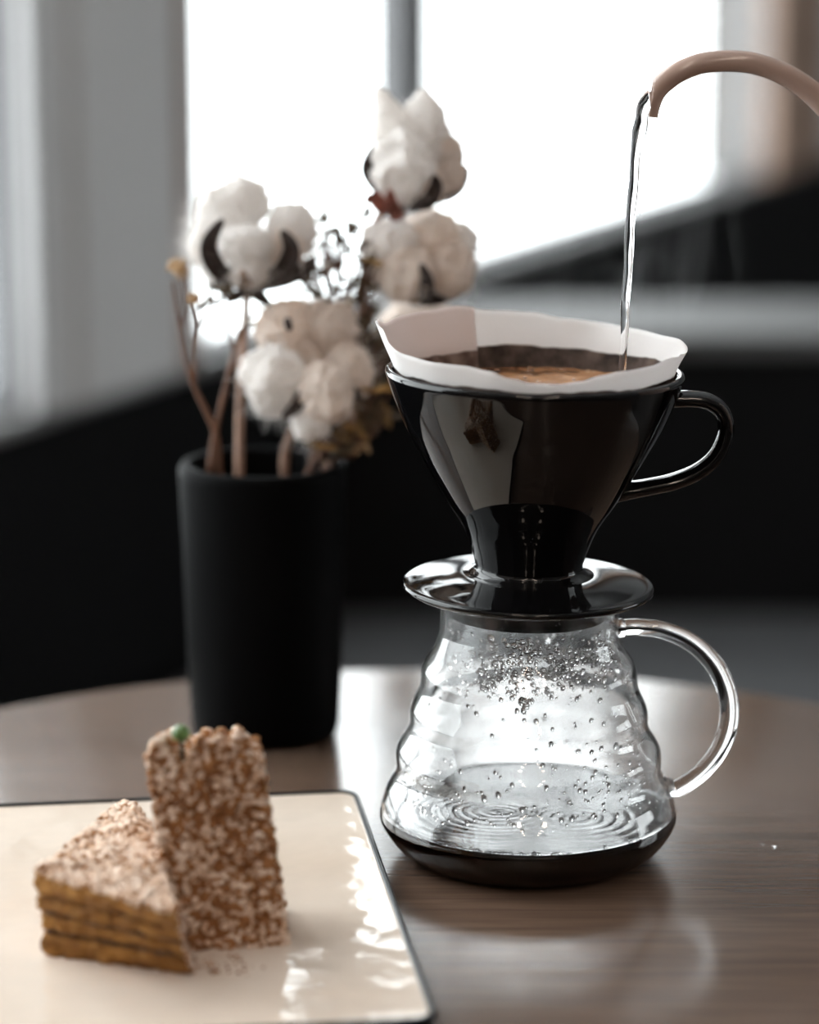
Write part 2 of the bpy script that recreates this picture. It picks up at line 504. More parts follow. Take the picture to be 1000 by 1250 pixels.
# windows
wn = 0
def window(a, b_, mullions):
    global wn
    wn += 1
    root = empty('window_%d' % wn, *[wall_root()[0]], rot=wall_root()[1])
    root['kind'] = 'structure'
    fw = 0.035
    bm = bmesh.new()
    y0, y1 = 0.022, 0.045
    box_bm(bm, a, b_, y0, y1, WTOP - fw, WTOP); box_bm(bm, a, b_, y0, y1, ZS, ZS + 0.008)
    box_bm(bm, a, a + 0.02, y0, y1, ZS, WTOP); box_bm(bm, b_ - 0.012, b_, y0, y1, ZS, WTOP)
    from_bm('window_frame', bm, M['frame'], root, smooth=False)
    for m0, m1 in mullions:
        box('mullion', m0, m1, 0.018, 0.05, ZS, WTOP, M['frame'], root)
    es = [a + 0.01] + [0.5 * (p + q) for p, q in mullions] + [b_ - 0.006]
    for p, q in zip(es[:-1], es[1:]):
        box('pane', p, q, 0.032, 0.036, ZS + 0.01, WTOP - 0.02, M['pane'], root)
    # reveal linings at the far end and head
    box('reveal', b_ - 0.002, b_ + 0.004, 0.05, TH, ZS - 0.012, WTOP, M['jamb'], root)
    return root
mw = 0.050
tc_ = t_of(492, 0.034)
window(t1s, t1e, [(tc_ - mw, tc_ + mw)])
window(-1.45, t_prev_end, [(-0.72, -0.68)])
# other walls, floor, ceiling
struct(place(box('wall_far', tfar, tfar + 0.1, -6.0, TH, 0, HC, M['dark_wall'])))
wra, wrb = 1.6, 4.6
for a_, b_, z0, z1 in ((-5.0, wra, 0, HC), (wrb, tfar, 0, HC), (wra, wrb, 0, ZS), (wra, wrb, WTOP, HC)):
    struct(place(box('wall_right', a_, b_, -6.1, -6.0, z0, z1, M['dark_wall'])))
wr = empty('window_3', wall_root()[0], rot=wall_root()[1]); wr['kind'] = 'structure'  # unseen window, added to throw daylight on the far pier
bm = bmesh.new()
for a_, b_, z0, z1 in ((wra, wrb, ZS, ZS + 0.05), (wra, wrb, WTOP - 0.05, WTOP), (wra, wra + 0.05, ZS, WTOP), (wrb - 0.05, wrb, ZS, WTOP), (3.07, 3.13, ZS, WTOP)):
    box_bm(bm, a_, b_, -6.08, -6.03, z0, z1)
from_bm('window_frame', bm, M['frame'], wr, smooth=False)
box('pane', wra + 0.02, 3.1, -6.058, -6.052, ZS + 0.02, WTOP - 0.02, M['pane'], wr)
box('pane', 3.1, wrb - 0.02, -6.058, -6.052, ZS + 0.02, WTOP - 0.02, M['pane'], wr)
struct(place(box('wall_back', -5.1, -5.0, -6.0, TH, 0, HC, M['dark_wall'])))
struct(place(box('floor', -5.1, tfar + 0.1, -6.1, TH, -0.05, 0, M['floor'])))
struct(place(box('ceiling', -5.1, tfar + 0.1, -6.1, TH, HC, HC + 0.05, M['ceiling'])))

# ------------------------------------------------------------------ bench behind the table
LZ = SILL
yb0 = (CAMH - LZ) / math.tan(ray(0, 405)); yb1 = (CAMH - LZ) / math.tan(ray(0, 366))
def wall_x(y, off):
    """world x of the wall line at world y, off metres into the room"""
    k = (y - A0.y) / UX.y
    return A0.x + k * UX.x + off / math.sin(PHI)
bench = empty('bench', (0.9, yb0 - 0.2, 0), 'long black upholstered bench with grey ledge behind the round table', 'bench')
def bl(o):
    o.location = Vector(o.location) - Vector(bench.location); return o
xr = 2.2
def prism(name, poly, z0, z1, material, parent, bev=0.0):
    bm = bmesh.new()
    lo = [bm.verts.new((x, y, z0)) for x, y in poly]; hi = [bm.verts.new((x, y, z1)) for x, y in poly]
    n = len(poly)
    bm.faces.new(list(reversed(lo))); bm.faces.new(hi)
    for i in range(n):
        j = (i + 1) % n
        bm.faces.new((lo[i], lo[j], hi[j], hi[i]))
    if bev:
        bmesh.ops.bevel(bm, geom=bm.edges[:], offset=bev, segments=3, affect='EDGES', profile=0.5)
    return from_bm(name, bm, material, parent, smooth=False)
g = 0.012
SEAT = -0.29
bl(prism('backrest', [(wall_x(yb0, g), yb0), (xr, yb0), (xr, yb1), (wall_x(yb1, g), yb1)], 0.05, T + LZ - 0.02, M['bench'], bench, 0.004))
bl(prism('ledge', [(wall_x(yb0 - 0.01, g), yb0 - 0.01), (xr, yb0 - 0.01), (xr, yb1), (wall_x(yb1, g), yb1)], T + LZ - 0.02, T + LZ, M['ledge'], bench, 0.004))
ys0 = yb0 - 0.48
bl(prism('seat_cushion', [(wall_x(ys0, g) + 0.0, ys0), (xr, ys0), (xr, yb0 - 0.002), (wall_x(yb0, g), yb0 - 0.002)], T + SEAT - 0.10, T + SEAT, M['seat'], bench, 0.02))
bl(prism('plinth', [(wall_x(ys0 + 0.05, g), ys0 + 0.05), (xr, ys0 + 0.05), (xr, yb0 - 0.002), (wall_x(yb0, g), yb0 - 0.002)], 0.0, T + SEAT - 0.10, M['bench'], bench))

# ------------------------------------------------------------------ ceiling spot lamps behind the camera (they glint in the ceramic)
k = 0
for r_, xx in enumerate((-0.42, 0.42)):
    for i in range(5):
        y = -0.2 - 0.75 * i
        lo = empty('ceiling_spotlight', (xx + 0.1, y, HC), 'small round warm ceiling spotlight in a double row over the tables', 'lamp', 'ceiling spotlights')
        lathe_obj('housing', [(0, 0), (0.05, 0), (0.05, -0.07), (0.043, -0.07), (0.043, -0.02), (0, -0.02)], M['iron'], lo, 24)
        lathe_obj('bulb', [(0, -0.05), (0.03, -0.052), (0.058, -0.075), (0.070, -0.11), (0.066, -0.145), (0.048, -0.172), (0.024, -0.186), (0, -0.19)], M['bulb'], lo, 24)

# ------------------------------------------------------------------ round table
pe = ground(600, 815, 0)
TR = 0.335
TC = Vector((0.005, pe.y - TR, 0))
table = empty('round_table', (TC.x, TC.y, 0), 'round brown wooden cafe table carrying the coffee server and the vase', 'table')
lathe_obj('tabletop', [(0, T - 0.026), (TR - 0.004, T - 0.026), (TR - 0.001, T - 0.023), (TR, T - 0.018), (TR, T - 0.004), (TR - 0.0012, T - 0.0012), (TR - 0.004, T), (0, T)], M['wood'], table, 160)
lathe_obj('column', [(0, T - 0.027), (0.09, T - 0.027), (0.09, T - 0.035), (0.035, T - 0.045), (0.03, 0.06), (0.05, 0.03), (0, 0.03)], M['iron'], table, 32)
lathe_obj('base', [(0, 0), (0.21, 0), (0.21, 0.012), (0.19, 0.02), (0.05, 0.032), (0, 0.032)], M['iron'], table, 64)

# ------------------------------------------------------------------ glass coffee server
DS = 1.05
SX = upright(645, 900, DS).x
server = empty('coffee_server', (SX, DS, T), 'clear glass coffee server with rippled wall and a little black coffee inside', 'coffee pot')
SV = [(749, 109), (762, 109), (773, 110), (790, 117), (806, 125.5), (822, 131), (838, 135.5), (852, 139), (866, 143), (880, 146), (894, 151.5), (908, 157.5),
      (922, 161), (936, 163), (948, 166), (960, 171.5), (972, 176.5), (984, 179.8), (996, 181.3)]
prof = []
for v, rp in SV:
    p = upright(645, v, DS)
    fwd = DS * math.cos(PITCH) + (T + CAMH - p.z) * math.sin(PITCH)
    prof.append((rp / FPX * fwd, p.z - T))
RMAX = prof[-1][0]; ZMAX = prof[-1][1]
# add ripple: rings of soft bulges
def ripple(z):
    if z < 0.020 or z > 0.092: return 0.0
    w = min(1.0, (z - 0.020) / 0.012, (0.092 - z) / 0.01)
    return 0.00062 * w * math.cos(2 * math.pi * (z - 0.043) / 0.0172)
outer = [(0.0, 0.0012), (0.030, 0.0010), (0.038, 0.0), (0.0425, 0.0), (0.0465, 0.0008), (0.0510, 0.0030), (0.0548, 0.0064), (0.0578, 0.0108), (RMAX - 0.0003, 0.0148)]
up_ = list(reversed(prof))
ZTOP = 0.1052
top = [(prof[0][0] - 0.0002, 0.1020), (prof[0][0] - 0.0002, ZTOP)]
ctrl = outer[3:] + [p for p in up_ if p[1] > 0.0165] + top
fine = catmull(ctrl, 5)
fine = [(r + ripple(z), z) for r, z in fine]
outer_prof = outer[:3] + fine
WT = 0.0017
inner_prof = []
for i, (r, z) in enumerate(fine):
    a = fine[max(0, i - 1)]; b_ = fine[min(len(fine) - 1, i + 1)]
    dx, dz = b_[0] - a[0], b_[1] - a[1]
    L = math.hypot(dx, dz) or 1
    inner_prof.append((max(0.001, r - dz / L * WT), z + dx / L * WT))
inner_prof = [p for p in inner_prof if p[1] > 0.0024]
inner_prof[-1] = (inner_prof[-1][0], ZTOP)
whole = outer_prof + [(fine[-1][0] - WT / 2, ZTOP + 0.0007)] + list(reversed(inner_prof)) + [(0.036, 0.0022), (0.0, 0.0022)]
lathe_obj('glass_body', whole, M['server'], server, 128)
def r_in(z):
    for (r0, z0), (r1, z1) in zip(inner_prof[:-1], inner_prof[1:]):
        if z0 <= z <= z1 and z1 > z0:
            return r0 + (r1 - r0) * (z - z0) / (z1 - z0)
    return inner_prof[-1][0]
# coffee: body plus rippling surface
CZ = upright(645, 986, DS).z - T
cprof = [(0, 0.0017), (0.036, 0.0017), (0.0425, 0.0012)]
z = 0.0035
while z < CZ - 0.0004:
    cprof.append((r_in(z) + 0.0008, z)); z += 0.0012
bm = bmesh.new()
seg = 128
rows = []
for r, zz in cprof:
    if r == 0: rows.append([bm.verts.new((0, 0, zz))]); continue
    rows.append([bm.verts.new((r * math.cos(2 * math.pi * i / seg), r * math.sin(2 * math.pi * i / seg), zz)) for i in range(seg)])
rt = r_in(CZ) + 0.0006
NR = 70
dc = Vector((-0.012, -0.004, 0)); dc2 = Vector((0.018, -0.012, 0))
def surf(x, y):
    rr = math.hypot(x, y) / rt
    d = math.hypot(x - dc.x, y - dc.y); d2 = math.hypot(x - dc2.x, y - dc2.y)
    h = 0.00022 * math.cos(d * 2 * math.pi / 0.0042) * math.exp(-d / 0.014) + 0.00013 * math.cos(d2 * 2 * math.pi / 0.005) * math.exp(-d2 / 0.016)
    h += 0.00012 * mnoise.noise(Vector((x * 90, y * 90, 3.0)))
    h *= min(1.0, (1 - rr) / 0.12) if rr < 1 else 0
    if rr > 0.94: h += 0.0006 * ((rr - 0.94) / 0.06) ** 2
    return h
for j in range(NR):
    r = rt * (1 - j / NR)
    rows.append([bm.verts.new((r * math.cos(2 * math.pi * i / seg), r * math.sin(2 * math.pi * i / seg),
                 CZ + surf(r * math.cos(2 * math.pi * i / seg), r * math.sin(2 * math.pi * i / seg)))) for i in range(seg)])
rows.append([bm.verts.new((0, 0, CZ + surf(0, 0)))])
for A, B in zip(rows[:-1], rows[1:]):
    for i in range(seg):
        j = (i + 1) % seg
        if len(A) == 1: bm.faces.new((A[0], B[j], B[i]))
        elif len(B) == 1: bm.faces.new((A[i], A[j], B[0]))
        else: bm.faces.new((A[i], A[j], B[j], B[i]))
cof = from_bm('coffee', bm, M['coffee'], server)
cof['label'] = 'shallow pool of black coffee'
# handle: a round glass rod
HP = [(752, 769, 0.0030), (765, 766, .0034), (785, 766, .0034), (812, 770, .0036), (845, 785, .0038), (872, 811, .0039), (888, 845, .0039), (890, 880, .0039),
      (880, 912, .0038), (862, 937, .0036), (842, 954, .0035), (824, 963, .0034), (806, 958, .0030)]
pts = []
for u, v, r in HP:
    p = upright(u, v, DS)
    pts.append((p.x - SX, 0.0, p.z - T, r))
pts = catmull(pts, 7)
# pads where the rod is fused to the wall
hb = bmesh.new()
sweep(hb, [p[:3] for p in pts], [p[3] * (1.25 if (i < 6 or i > len(pts) - 7) else 1.0) for i, p in enumerate(pts)], 20, 1.0, True, (0, 1, 0))
hd = from_bm('handle', hb, M['glass'], server)
hd['label'] = 'clear glass loop handle'
# condensation drops on the inside wall
def add_drops(bm, count, zlo, zhi, rlo, rhi, clusters=None, ring=False):
    for _ in range(count):
        if clusters and random.random() < 0.75:
            ca, cz, sa, sz = random.choice(clusters)
            a = random.gauss(ca, sa); zz = random.gauss(cz, sz)
            if not zlo < zz < zhi: continue
        else:
            a = random.uniform(0, 2 * math.pi); zz = random.uniform(zlo, zhi)
        rr = r_in(zz)
        s = random.uniform(rlo, rhi) * random.choice((0.6, 0.8, 1, 1, 1.3))
        q = Vector((rr * math.cos(a), rr * math.sin(a), zz))
        nrm = Vector((-math.cos(a), -math.sin(a), 0.25)).normalized()
        tx = Vector((-math.sin(a), math.cos(a), 0)); tz = nrm.cross(tx)
        if tz.z < 0: tz = -tz
        st = random.uniform(1.0, 1.5)
        rings = []
        for lev in range(3):
            ang = lev / 3 * math.pi / 2
            rad = s * math.cos(ang); hh = s * 0.7 * math.sin(ang) + 0.00004
            rings.append([bm.verts.new(q + nrm * hh + tx * rad * math.cos(2 * math.pi * k / 7) + tz * rad * st * math.sin(2 * math.pi * k / 7)) for k in range(7)])
        tip = bm.verts.new(q + nrm * (s * 0.7 + 0.00004))
        for A, B in zip(rings[:-1], rings[1:]):
            for k in range(7):
                j = (k + 1) % 7
                bm.faces.new((A[k], A[j], B[j], B[k]))
        for k in range(7): bm.faces.new((rings[-1][k], rings[-1][(k + 1) % 7], tip))
        bm.faces.new(list(reversed(rings[0])))
bm = bmesh.new()
FR = -math.pi / 2
add_drops(bm, 620, 0.064, 0.099, 0.0005, 0.0013, [(FR - 0.5, 0.083, 0.25, 0.004), (FR + 0.05, 0.081, 0.22, 0.005), (FR + 0.4, 0.085, 0.2, 0.004), (FR + 0.9, 0.088, 0.2, 0.005), (FR, 0.092, 0.5, 0.004)])
add_drops(bm, 420, 0.026, 0.078, 0.0003, 0.0011, [(FR + 0.6, 0.045, 0.4, 0.012), (FR - 0.3, 0.035, 0.5, 0.008), (FR + 1.0, 0.032, 0.3, 0.008), (FR - 1.1, 0.03, 0.3, 0.006)])
dr = from_bm('condensation_drops', bm, M['drop'], server)
dr['kind'] = 'stuff'; dr['label'] = 'beads of condensation on the inside of the glass'
# bubbles along the coffee edge
bm = bmesh.new()
for _ in range(260):
    a = random.gauss(FR - 0.55, 0.5) if random.random() < 0.8 else random.uniform(0, 2 * math.pi)
    s = random.uniform(0.0004, 0.0010)
    rr = rt - 0.0008 - s * 0.6 - abs(random.gauss(0, 0.0011))
    mtx = Matrix.Translation((rr * math.cos(a), rr * math.sin(a), CZ + 0.0003)) @ Matrix.Diagonal((s, s, s * 0.8, 1))
    bmesh.ops.create_icosphere(bm, subdivisions=1, radius=1.0, matrix=mtx)
bb = from_bm('coffee_bubbles', bm, M['drop'], server)
bb['kind'] = 'stuff'

# ------------------------------------------------------------------ black ceramic dripper
DX = upright(645, 712, DS).x
ZP = upright(645, 708, DS).z - T               # plate level
TILT = R(1.2)
drip = empty('coffee_dripper', (DX, DS, T + ZP), 'glossy black ceramic pour over dripper standing on the glass server', 'coffee dripper', rot=(0, TILT, 0))
CP = [(453.5, 182), (459, 182), (488, 171.5), (516, 159), (540, 146), (568, 130), (597, 112.5), (615, 101), (630, 90.5), (645, 81.5), (663, 74), (680, 68), (692, 65)]
cp = []
for v, rp in CP:
    p = upright(645, v, DS)
    fwd = DS * math.cos(PITCH) + (T + CAMH - p.z) * math.sin(PITCH)
    cp.append((rp / FPX * fwd, p.z - T - ZP))
ZR = cp[0][1]; RR = cp[0][0]
body = catmull(list(reversed(cp[1:])), 6)
def out_r(z):
    for (r0, z0), (r1, z1) in zip(body[:-1], body[1:]):
        if z0 <= z <= z1: return r0 + (r1 - r0) * (z - z0) / (z1 - z0)
    return body[-1][0] if z > body[-1][1] else body[0][0]
WC = 0.0032
rb = body[0][0]
outer = [(rb + 0.006, 0.0028), (rb + 0.0028, 0.0034), (rb + 0.0009, 0.0048)] + [p for p in body if p[1] > 0.0055]
lip = [(RR + 0.0003, ZR - 0.0008), (RR + 0.0001, ZR + 0.0004), (RR - 0.0010, ZR + 0.0011), (RR - 0.0024, ZR + 0.0006)]
innerc = [(max(0.009, r - WC - 0.0006), z) for r, z in reversed(outer[4:-2])]
prof = outer + lip + innerc + [(0.0085, 0.004), (0.0085, -0.002), (rb + 0.006, -0.002)]
lathe_obj('cone', prof, M['ceramic'], drip, 128, closed=True)
PR = 154 / FPX * (DS * math.cos(PITCH) + (CAMH - ZP) * math.sin(PITCH))
pl = [(0.0085, -0.0035), (0.0085, 0.0025), (rb + 0.004, 0.0031), (0.030, 0.0026), (0.038, 0.0012), (0.044, -0.0002), (PR - 0.0028, -0.0009), (PR - 0.0010, -0.0010),
      (PR, -0.0018), (PR - 0.0003, -0.0030), (PR - 0.0020, -0.0040), (0.044, -0.0046), (0.0385, -0.0050), (0.0335, -0.0056), (0.0318, -0.0075), (0.0312, -0.0135), (0.0285, -0.014), (0.0275, -0.006)]
lathe_obj('base_plate', pl, M['ceramic'], drip, 128, closed=True)
# handle: flattened strap
HD = [(806, 486, .0040), (824, 487, .0036), (845, 487, .0034), (864, 490, .0034), (879, 500, .0034), (886, 517, .0034), (884, 538, .0034), (872, 560, .0034), (850, 577, .0034),
      (822, 588, .0034), (795, 594, .0034), (772, 598, .0036), (752, 601, .0042)]
pts = []
inv = Matrix.Rotation(-TILT, 3, 'Y')
for u, v, r in HD:
    p = upright(u, v, DS)
    q = inv @ (p - Vector((DX, DS, T + ZP)))
    pts.append((q.x, 0.0, q.z, r))
pts = catmull(pts, 7)
bm = bmesh.new()
n = len(pts)
fl = []
for i in range(n):
    t = i / (n - 1)
    fl.append(1.0)
sweep(bm, [p[:3] for p in pts], [p[3] * 1.7 for p in pts], 20, 0.56, True, (0, 1, 0))
from_bm('handle', bm, M['ceramic'], drip)

# ------------------------------------------------------------------ paper filter
HT = {0: .0085, 14: .0120, 30: .0115, 45: .0118, 60: .0122, 75: .0130, 90: .0148, 105: .0155, 120: .0172, 135: .0166, 150: .0160, 165: .0152, 177: .0182, 187: .0168, 195: .0128, 210: .0105,
      225: .0098, 240: .0098, 250: .0088, 258: .0064, 266: .0048, 275: .0044, 285: .0056, 293: .0076, 302: .0088, 315: .0098, 330: .0110, 345: .0098}
keys = sorted(HT)
def hts(a):
    a %= 360
    ks = keys + [360]
    for i in range(len(ks) - 1):
        if ks[i] <= a <= ks[i + 1]:
            t = (a - ks[i]) / (ks[i + 1] - ks[i])
            t = t * t * (3 - 2 * t)
            return HT[ks[i]] * (1 - t) + HT[ks[(i + 1)] % 360] * t
PZ0 = 0.012
slope = (RR - WC - out_r(0.045) + WC) / (ZR - 0.045)
def paper_pt(a, t, off=0.0, top=None):
    """t 0..1 from low inside to the top edge"""
    h = hts(a) if top is None else top
    zt = ZR + h
    z = PZ0 + (zt - PZ0) * t
    ri = RR - WC - 0.0009
    if z <= ZR - 0.002: r = out_r(z) - WC - 0.0012
    else:
        r0 = out_r(ZR - 0.002) - WC - 0.0012
        r = r0 + (z - ZR + 0.002) * (0.34 + 0.06 * math.cos(math.radians(a - 180)) )
        w = min(1, max(0, (z - ZR) / 0.01))
        r += w * (0.0007 * math.sin(math.radians(a * 7 + 40)) + 0.0005 * math.sin(math.radians(a * 13)))
        # creases at both sides
        d = min(abs((a - 181 + 180) % 360 - 180), 40)
        r += w * 0.0012 * math.exp(-(d / 5.0) ** 2)
        d = min(abs((a - 3 + 180) % 360 - 180), 40)
        r += w * 0.0022 * math.exp(-(d / 7.0) ** 2)
    r = max(0.004, r - off)
    an = math.radians(a)
    return Vector((r * math.cos(an), r * math.sin(an), z))
WETZ = ZR + 0.0012
filt = empty('paper_filter', (DX, DS, T + ZP), 'white paper filter standing up inside the rim of the black dripper', 'coffee filter', rot=(0, TILT, 0))
def paper_sheet(name, a0, a1, na, nt_, off, material, wrap, t0=0.0, topadd=0.0, edge=None):
    vs, fs = [], []
    TS = [t0 + (1 - t0) * j / nt_ for j in range(nt_ + 1)]
    for i in range(na if wrap else na + 1):
        a = a0 + (a1 - a0) * i / na
        for t in TS:
            aa = a + (edge(t, i / na) if edge else 0)
            vs.append(paper_pt(aa, t, off, hts(aa) + topadd if topadd else None))
    N = nt_ + 1
    m_ = na if wrap else na
    for i in range(m_):
        j = (i + 1) % na if wrap else i + 1
        for k_ in range(nt_):
            fs.append((i * N + k_, j * N + k_, j * N + k_ + 1, i * N + k_ + 1))
    o = mesh(name, vs, fs, material, filt)
    sd = o.modifiers.new('thickness', 'SOLIDIFY'); sd.thickness = 0.0002; sd.offset = 0
    return o
paper_sheet('cone_sheet', 0, 360, 240, 40, 0.0, paper_mat('filter_paper', (0.90, 0.885, 0.88), WETZ), True)
fold = paper_sheet('glued_fold', 112, 176, 40, 30, 0.0006, paper_mat('filter_paper_double', (0.88, 0.80, 0.775), WETZ - 0.0015, (0.16, 0.10, 0.08), (0.50, 0.38, 0.33)), False, t0=0.45, topadd=0.0004,
            edge=lambda t, s: (1 - s) * (1 - t) * 6)
fold['label'] = 'double layer glued seam, faintly pink'
# coffee slurry inside with foam
slurry = empty('coffee_slurry', (DX, DS, T + ZP), 'dark brewing coffee with tan foam inside the paper filter', 'coffee')
CS = ZR - 0.0068
vs, fs = [], []
rs = out_r(CS) - WC - 0.0016
NR, seg = 26, 96
for j in range(NR + 1):
    r = rs * j / NR
    for i in range(seg):
        a = 2 * math.pi * i / seg
        x, y = r * math.cos(a), r * math.sin(a)
        h = 0.0006 * mnoise.noise(Vector((x * 120, y * 120, 1.3))) + 0.0004 * mnoise.noise(Vector((x * 300, y * 300, 7.7)))
        vs.append((x, y, CS + h))
for j in range(NR):
    for i in range(seg):
        k_ = (i + 1) % seg
        fs.append((j * seg + i, (j + 1) * seg + i, (j + 1) * seg + k_, j * seg + k_))
o = mesh('foam_surface', vs, fs, M['foam'], slurry)
bm = bmesh.new()
for _ in range(60):
    a = random.uniform(0, 2 * math.pi); r = rs * math.sqrt(random.random()) * 0.9
    s = random.uniform(0.0006, 0.0018)
    bmesh.ops.create_icosphere(bm, subdivisions=2, radius=1.0, matrix=Matrix.Translation((r * math.cos(a), r * math.sin(a), CS + 0.0002)) @ Matrix.Diagonal((s, s, s * 0.7, 1)))
fb = from_bm('foam_bubbles', bm, M['drop'], slurry); fb['kind'] = 'stuff'

# ------------------------------------------------------------------ kettle and the water it pours
KP = [(790.5, 142), (792, 134), (796, 121), (802, 110), (814, 98), (833, 86), (858, 77), (888, 74.5), (918, 77), (946, 85.5), (972, 99), (997, 118), (1022, 146), (1042, 182), (1056, 224), (1068, 270), (1082, 318), (1104, 352), (1132, 366)]
kpts = [upright(u, v, DS) for u, v in KP]
kb = kpts[-1]
KROT = R(-28)
kroot = empty('kettle', (kb.x + 0.075, DS, kb.z - 0.03), 'beige enamelled gooseneck kettle tipped to pour hot water into the filter', 'kettle')
KL = Vector(kroot.location)
kp = catmull([tuple(p - KL) for p in kpts], 8)
rad = []
for i in range(len(kp)):
    t = i / (len(kp) - 1)
    rad.append(0.0041 + 0.0022 * max(0, (t - 0.5)) * 2 if t > 0.03 else 0.0041)
bm = bmesh.new()
rings = sweep(bm, kp, rad, 24, 1.0, False, (0, 1, 0))
# cut the mouth with a near vertical plane, so that it opens to the side
c0 = upright(797, 102, DS) - KL; c1 = upright(791, 141, DS) - KL
dn = (c1 - c0).normalized()
bmesh.ops.bisect_plane(bm, geom=bm.verts[:] + bm.edges[:] + bm.faces[:], plane_co=c0, plane_no=Vector((dn.z, 0, -dn.x)), clear_outer=True)
sp = from_bm('spout', bm, M['kettle'], kroot)
sd = sp.modifiers.new('thickness', 'SOLIDIFY'); sd.thickness = 0.0008; sd.offset = -1
sp['label'] = 'thin curved gooseneck spout'
km = Matrix.Rotation(KROT, 4, 'Y')
def kpart(name, prof, material, seg=64):
    o = lathe_obj(name, prof, material, kroot, seg)
    o.data.transform(km); o.data.update()
    return o
kpart('body', [(0, -0.02), (0.066, -0.02), (0.070, -0.014), (0.069, 0.0), (0.060, 0.05), (0.048, 0.085), (0.046, 0.092), (0, 0.092)], M['kettle'])
lid = kpart('lid', [(0, 0.0925), (0.044, 0.0925), (0.043, 0.097), (0.02, 0.103), (0, 0.105)], M['kettle'])
knob = kpart('knob', [(0, 0.1035), (0.006, 0.104), (0.005, 0.110), (0.009, 0.116), (0.009, 0.121), (0, 0.124)], M['dark_wood'], 24); knob.parent = lid
kh = catmull([(0.052, 0, 0.075), (0.075, 0, 0.10), (0.115, 0, 0.095), (0.122, 0, 0.05), (0.112, 0, 0.01), (0.066, 0, 0.008)], 8)
o = tube_obj('handle', kh, 0.008, M['dark_wood'], kroot, 16, 0.7, (0, 1, 0)); o.data.transform(km)
# water stream
WP = [(799, 114, .0030, .95), (793, 122, .0036, .95), (787, 133, .0040, .95), (784, 148, .0037, .9), (780, 167, .0034, .9), (777, 190, .0030, .85), (775, 215, .0028, .9), (772, 245, .0027, .85), (770, 275, .0027, .8), (768, 305, .0026, .9),
      (766, 335, .0025, .8), (764, 365, .0025, .9), (763, 395, .0023, .85), (761, 425, .0022, .9), (760, 455, .0022, .95), (759, 480, .0024, .95)]
wp = []
for u, v, r, f_ in WP:
    p = upright(u, v, DS); wp.append((p.x, p.y, p.z, r, f_))
wp = catmull(wp, 10)
pts, rad, fl = [], [], []
zc = T + ZP + CS
for i, (x, y, z, r, f_) in enumerate(wp):
    if z < zc - 0.001: break
    pts.append((x + 0.0002 * math.sin(i * 0.21), y, z)); rad.append(0.58 * r * (1 + 0.06 * math.sin(i * 0.22) + 0.035 * math.sin(i * 0.37 + 1))); fl.append(1.75 * f_ * (0.92 + 0.08 * math.sin(i * 0.19)))
bm = bmesh.new()
sweep(bm, pts, rad, 20, fl, True, (0, 1, 0), twist=1.1)
ws = from_bm('water_stream', bm, M['water'])
tag(ws, 'thin clear twisting stream of hot water falling from the kettle spout', 'water')

# ------------------------------------------------------------------ vase
vb = ground(325, 918, 0)
VR0 = 90 / FPX * 1.27; VY = vb.y + VR0
vt = upright(322, 563, VY)
VH = vt.z - T
VX = vt.x - 0.0005
vsc = (VY * math.cos(PITCH) + 0.25 * math.sin(PITCH)) / FPX
VR1 = 102.5 * vsc
vase = empty('vase', (VX, VY, T), 'matt black cylindrical ceramic vase holding dried cotton stems', 'vase')
lathe_obj('vase_body', [(0, 0), (VR0 - 0.003, 0), (VR0 - 0.0008, 0.0008), (VR0, 0.004), (VR0 + 0.0012, 0.03), (VR1 - 0.0012, VH * 0.7), (VR1, VH - 0.006), (VR1, VH - 0.0025), (VR1 - 0.0012, VH - 0.0004), (VR1 - 0.0032, VH),
                        (VR1 - 0.0050, VH - 0.0006), (VR1 - 0.0058, VH - 0.003), (VR1 - 0.0062, VH * 0.6), (VR0 - 0.006, 0.012), (VR0 - 0.009, 0.007), (0, 0.006)], M['matt_black'], vase, 96)

# ------------------------------------------------------------------ dried cotton and sprigs
def lobe(name, c, r, parent, material, sq=(1, 1, 1), seed=0, wisp=None):
    bm = bmesh.new()
    bmesh.ops.create_icosphere(bm, subdivisions=5, radius=1.0)
    for v in bm.verts:
        d = v.co.normalized()
        n1 = mnoise.noise(d * 1.6 + Vector((seed * 3.1, 0, 0)))
        n2 = mnoise.noise(d * 4.5 + Vector((0, seed * 2.3, 0)))
        n3 = mnoise.noise(d * 14 + Vector((0, 0, seed)))
        k_ = 1 + 0.20 * n1 + 0.13 * n2 + 0.07 * n3 + 0.04 * mnoise.noise(d * 30 + Vector((seed, 0, 0)))
        p = Vector((d.x * sq[0], d.y * sq[1], d.z * sq[2])) * r * k_
        if wisp is not None:
            w = Vector(wisp).normalized()
            f_ = max(0, d.dot(w)) ** 10
            p += w * r * 0.7 * f_
        v.co = p
    o = from_bm(name, bm, material, parent)
    o.location = c
    return o
def fluff(parent, lobes, count, seed, length=0.0075):
    """loose fibres standing out of the locks"""
    rnd = random.Random(seed)
    vs, fs = [], []
    for _ in range(count):
        c, r = rnd.choice(lobes)
        d = Vector((rnd.gauss(0, 1), rnd.gauss(0, 1), rnd.gauss(0, 1))).normalized()
        p = Vector(c) + d * r * 0.97
        L = length * rnd.uniform(0.3, 1.2)
        side = Vector((rnd.gauss(0, 1), rnd.gauss(0, 1), rnd.gauss(0, 1)))
        side = (side - d * side.dot(d)).normalized()
        w = 0.00014
        wv = d.cross(side).normalized() * w
        b0 = len(vs)
        for s in range(4):
            t = s / 3
            q = p + d * L * t + side * L * 0.9 * t * t
            ww = wv * (1 - 0.8 * t)
            vs.append(q - ww); vs.append(q + ww)
        for s in range(3):
            fs.append((b0 + 2 * s, b0 + 2 * s + 1, b0 + 2 * s + 3, b0 + 2 * s + 2))
    o = mesh('fluff', vs, fs, M['cotton'], parent)
    o['kind'] = 'stuff'
    return o
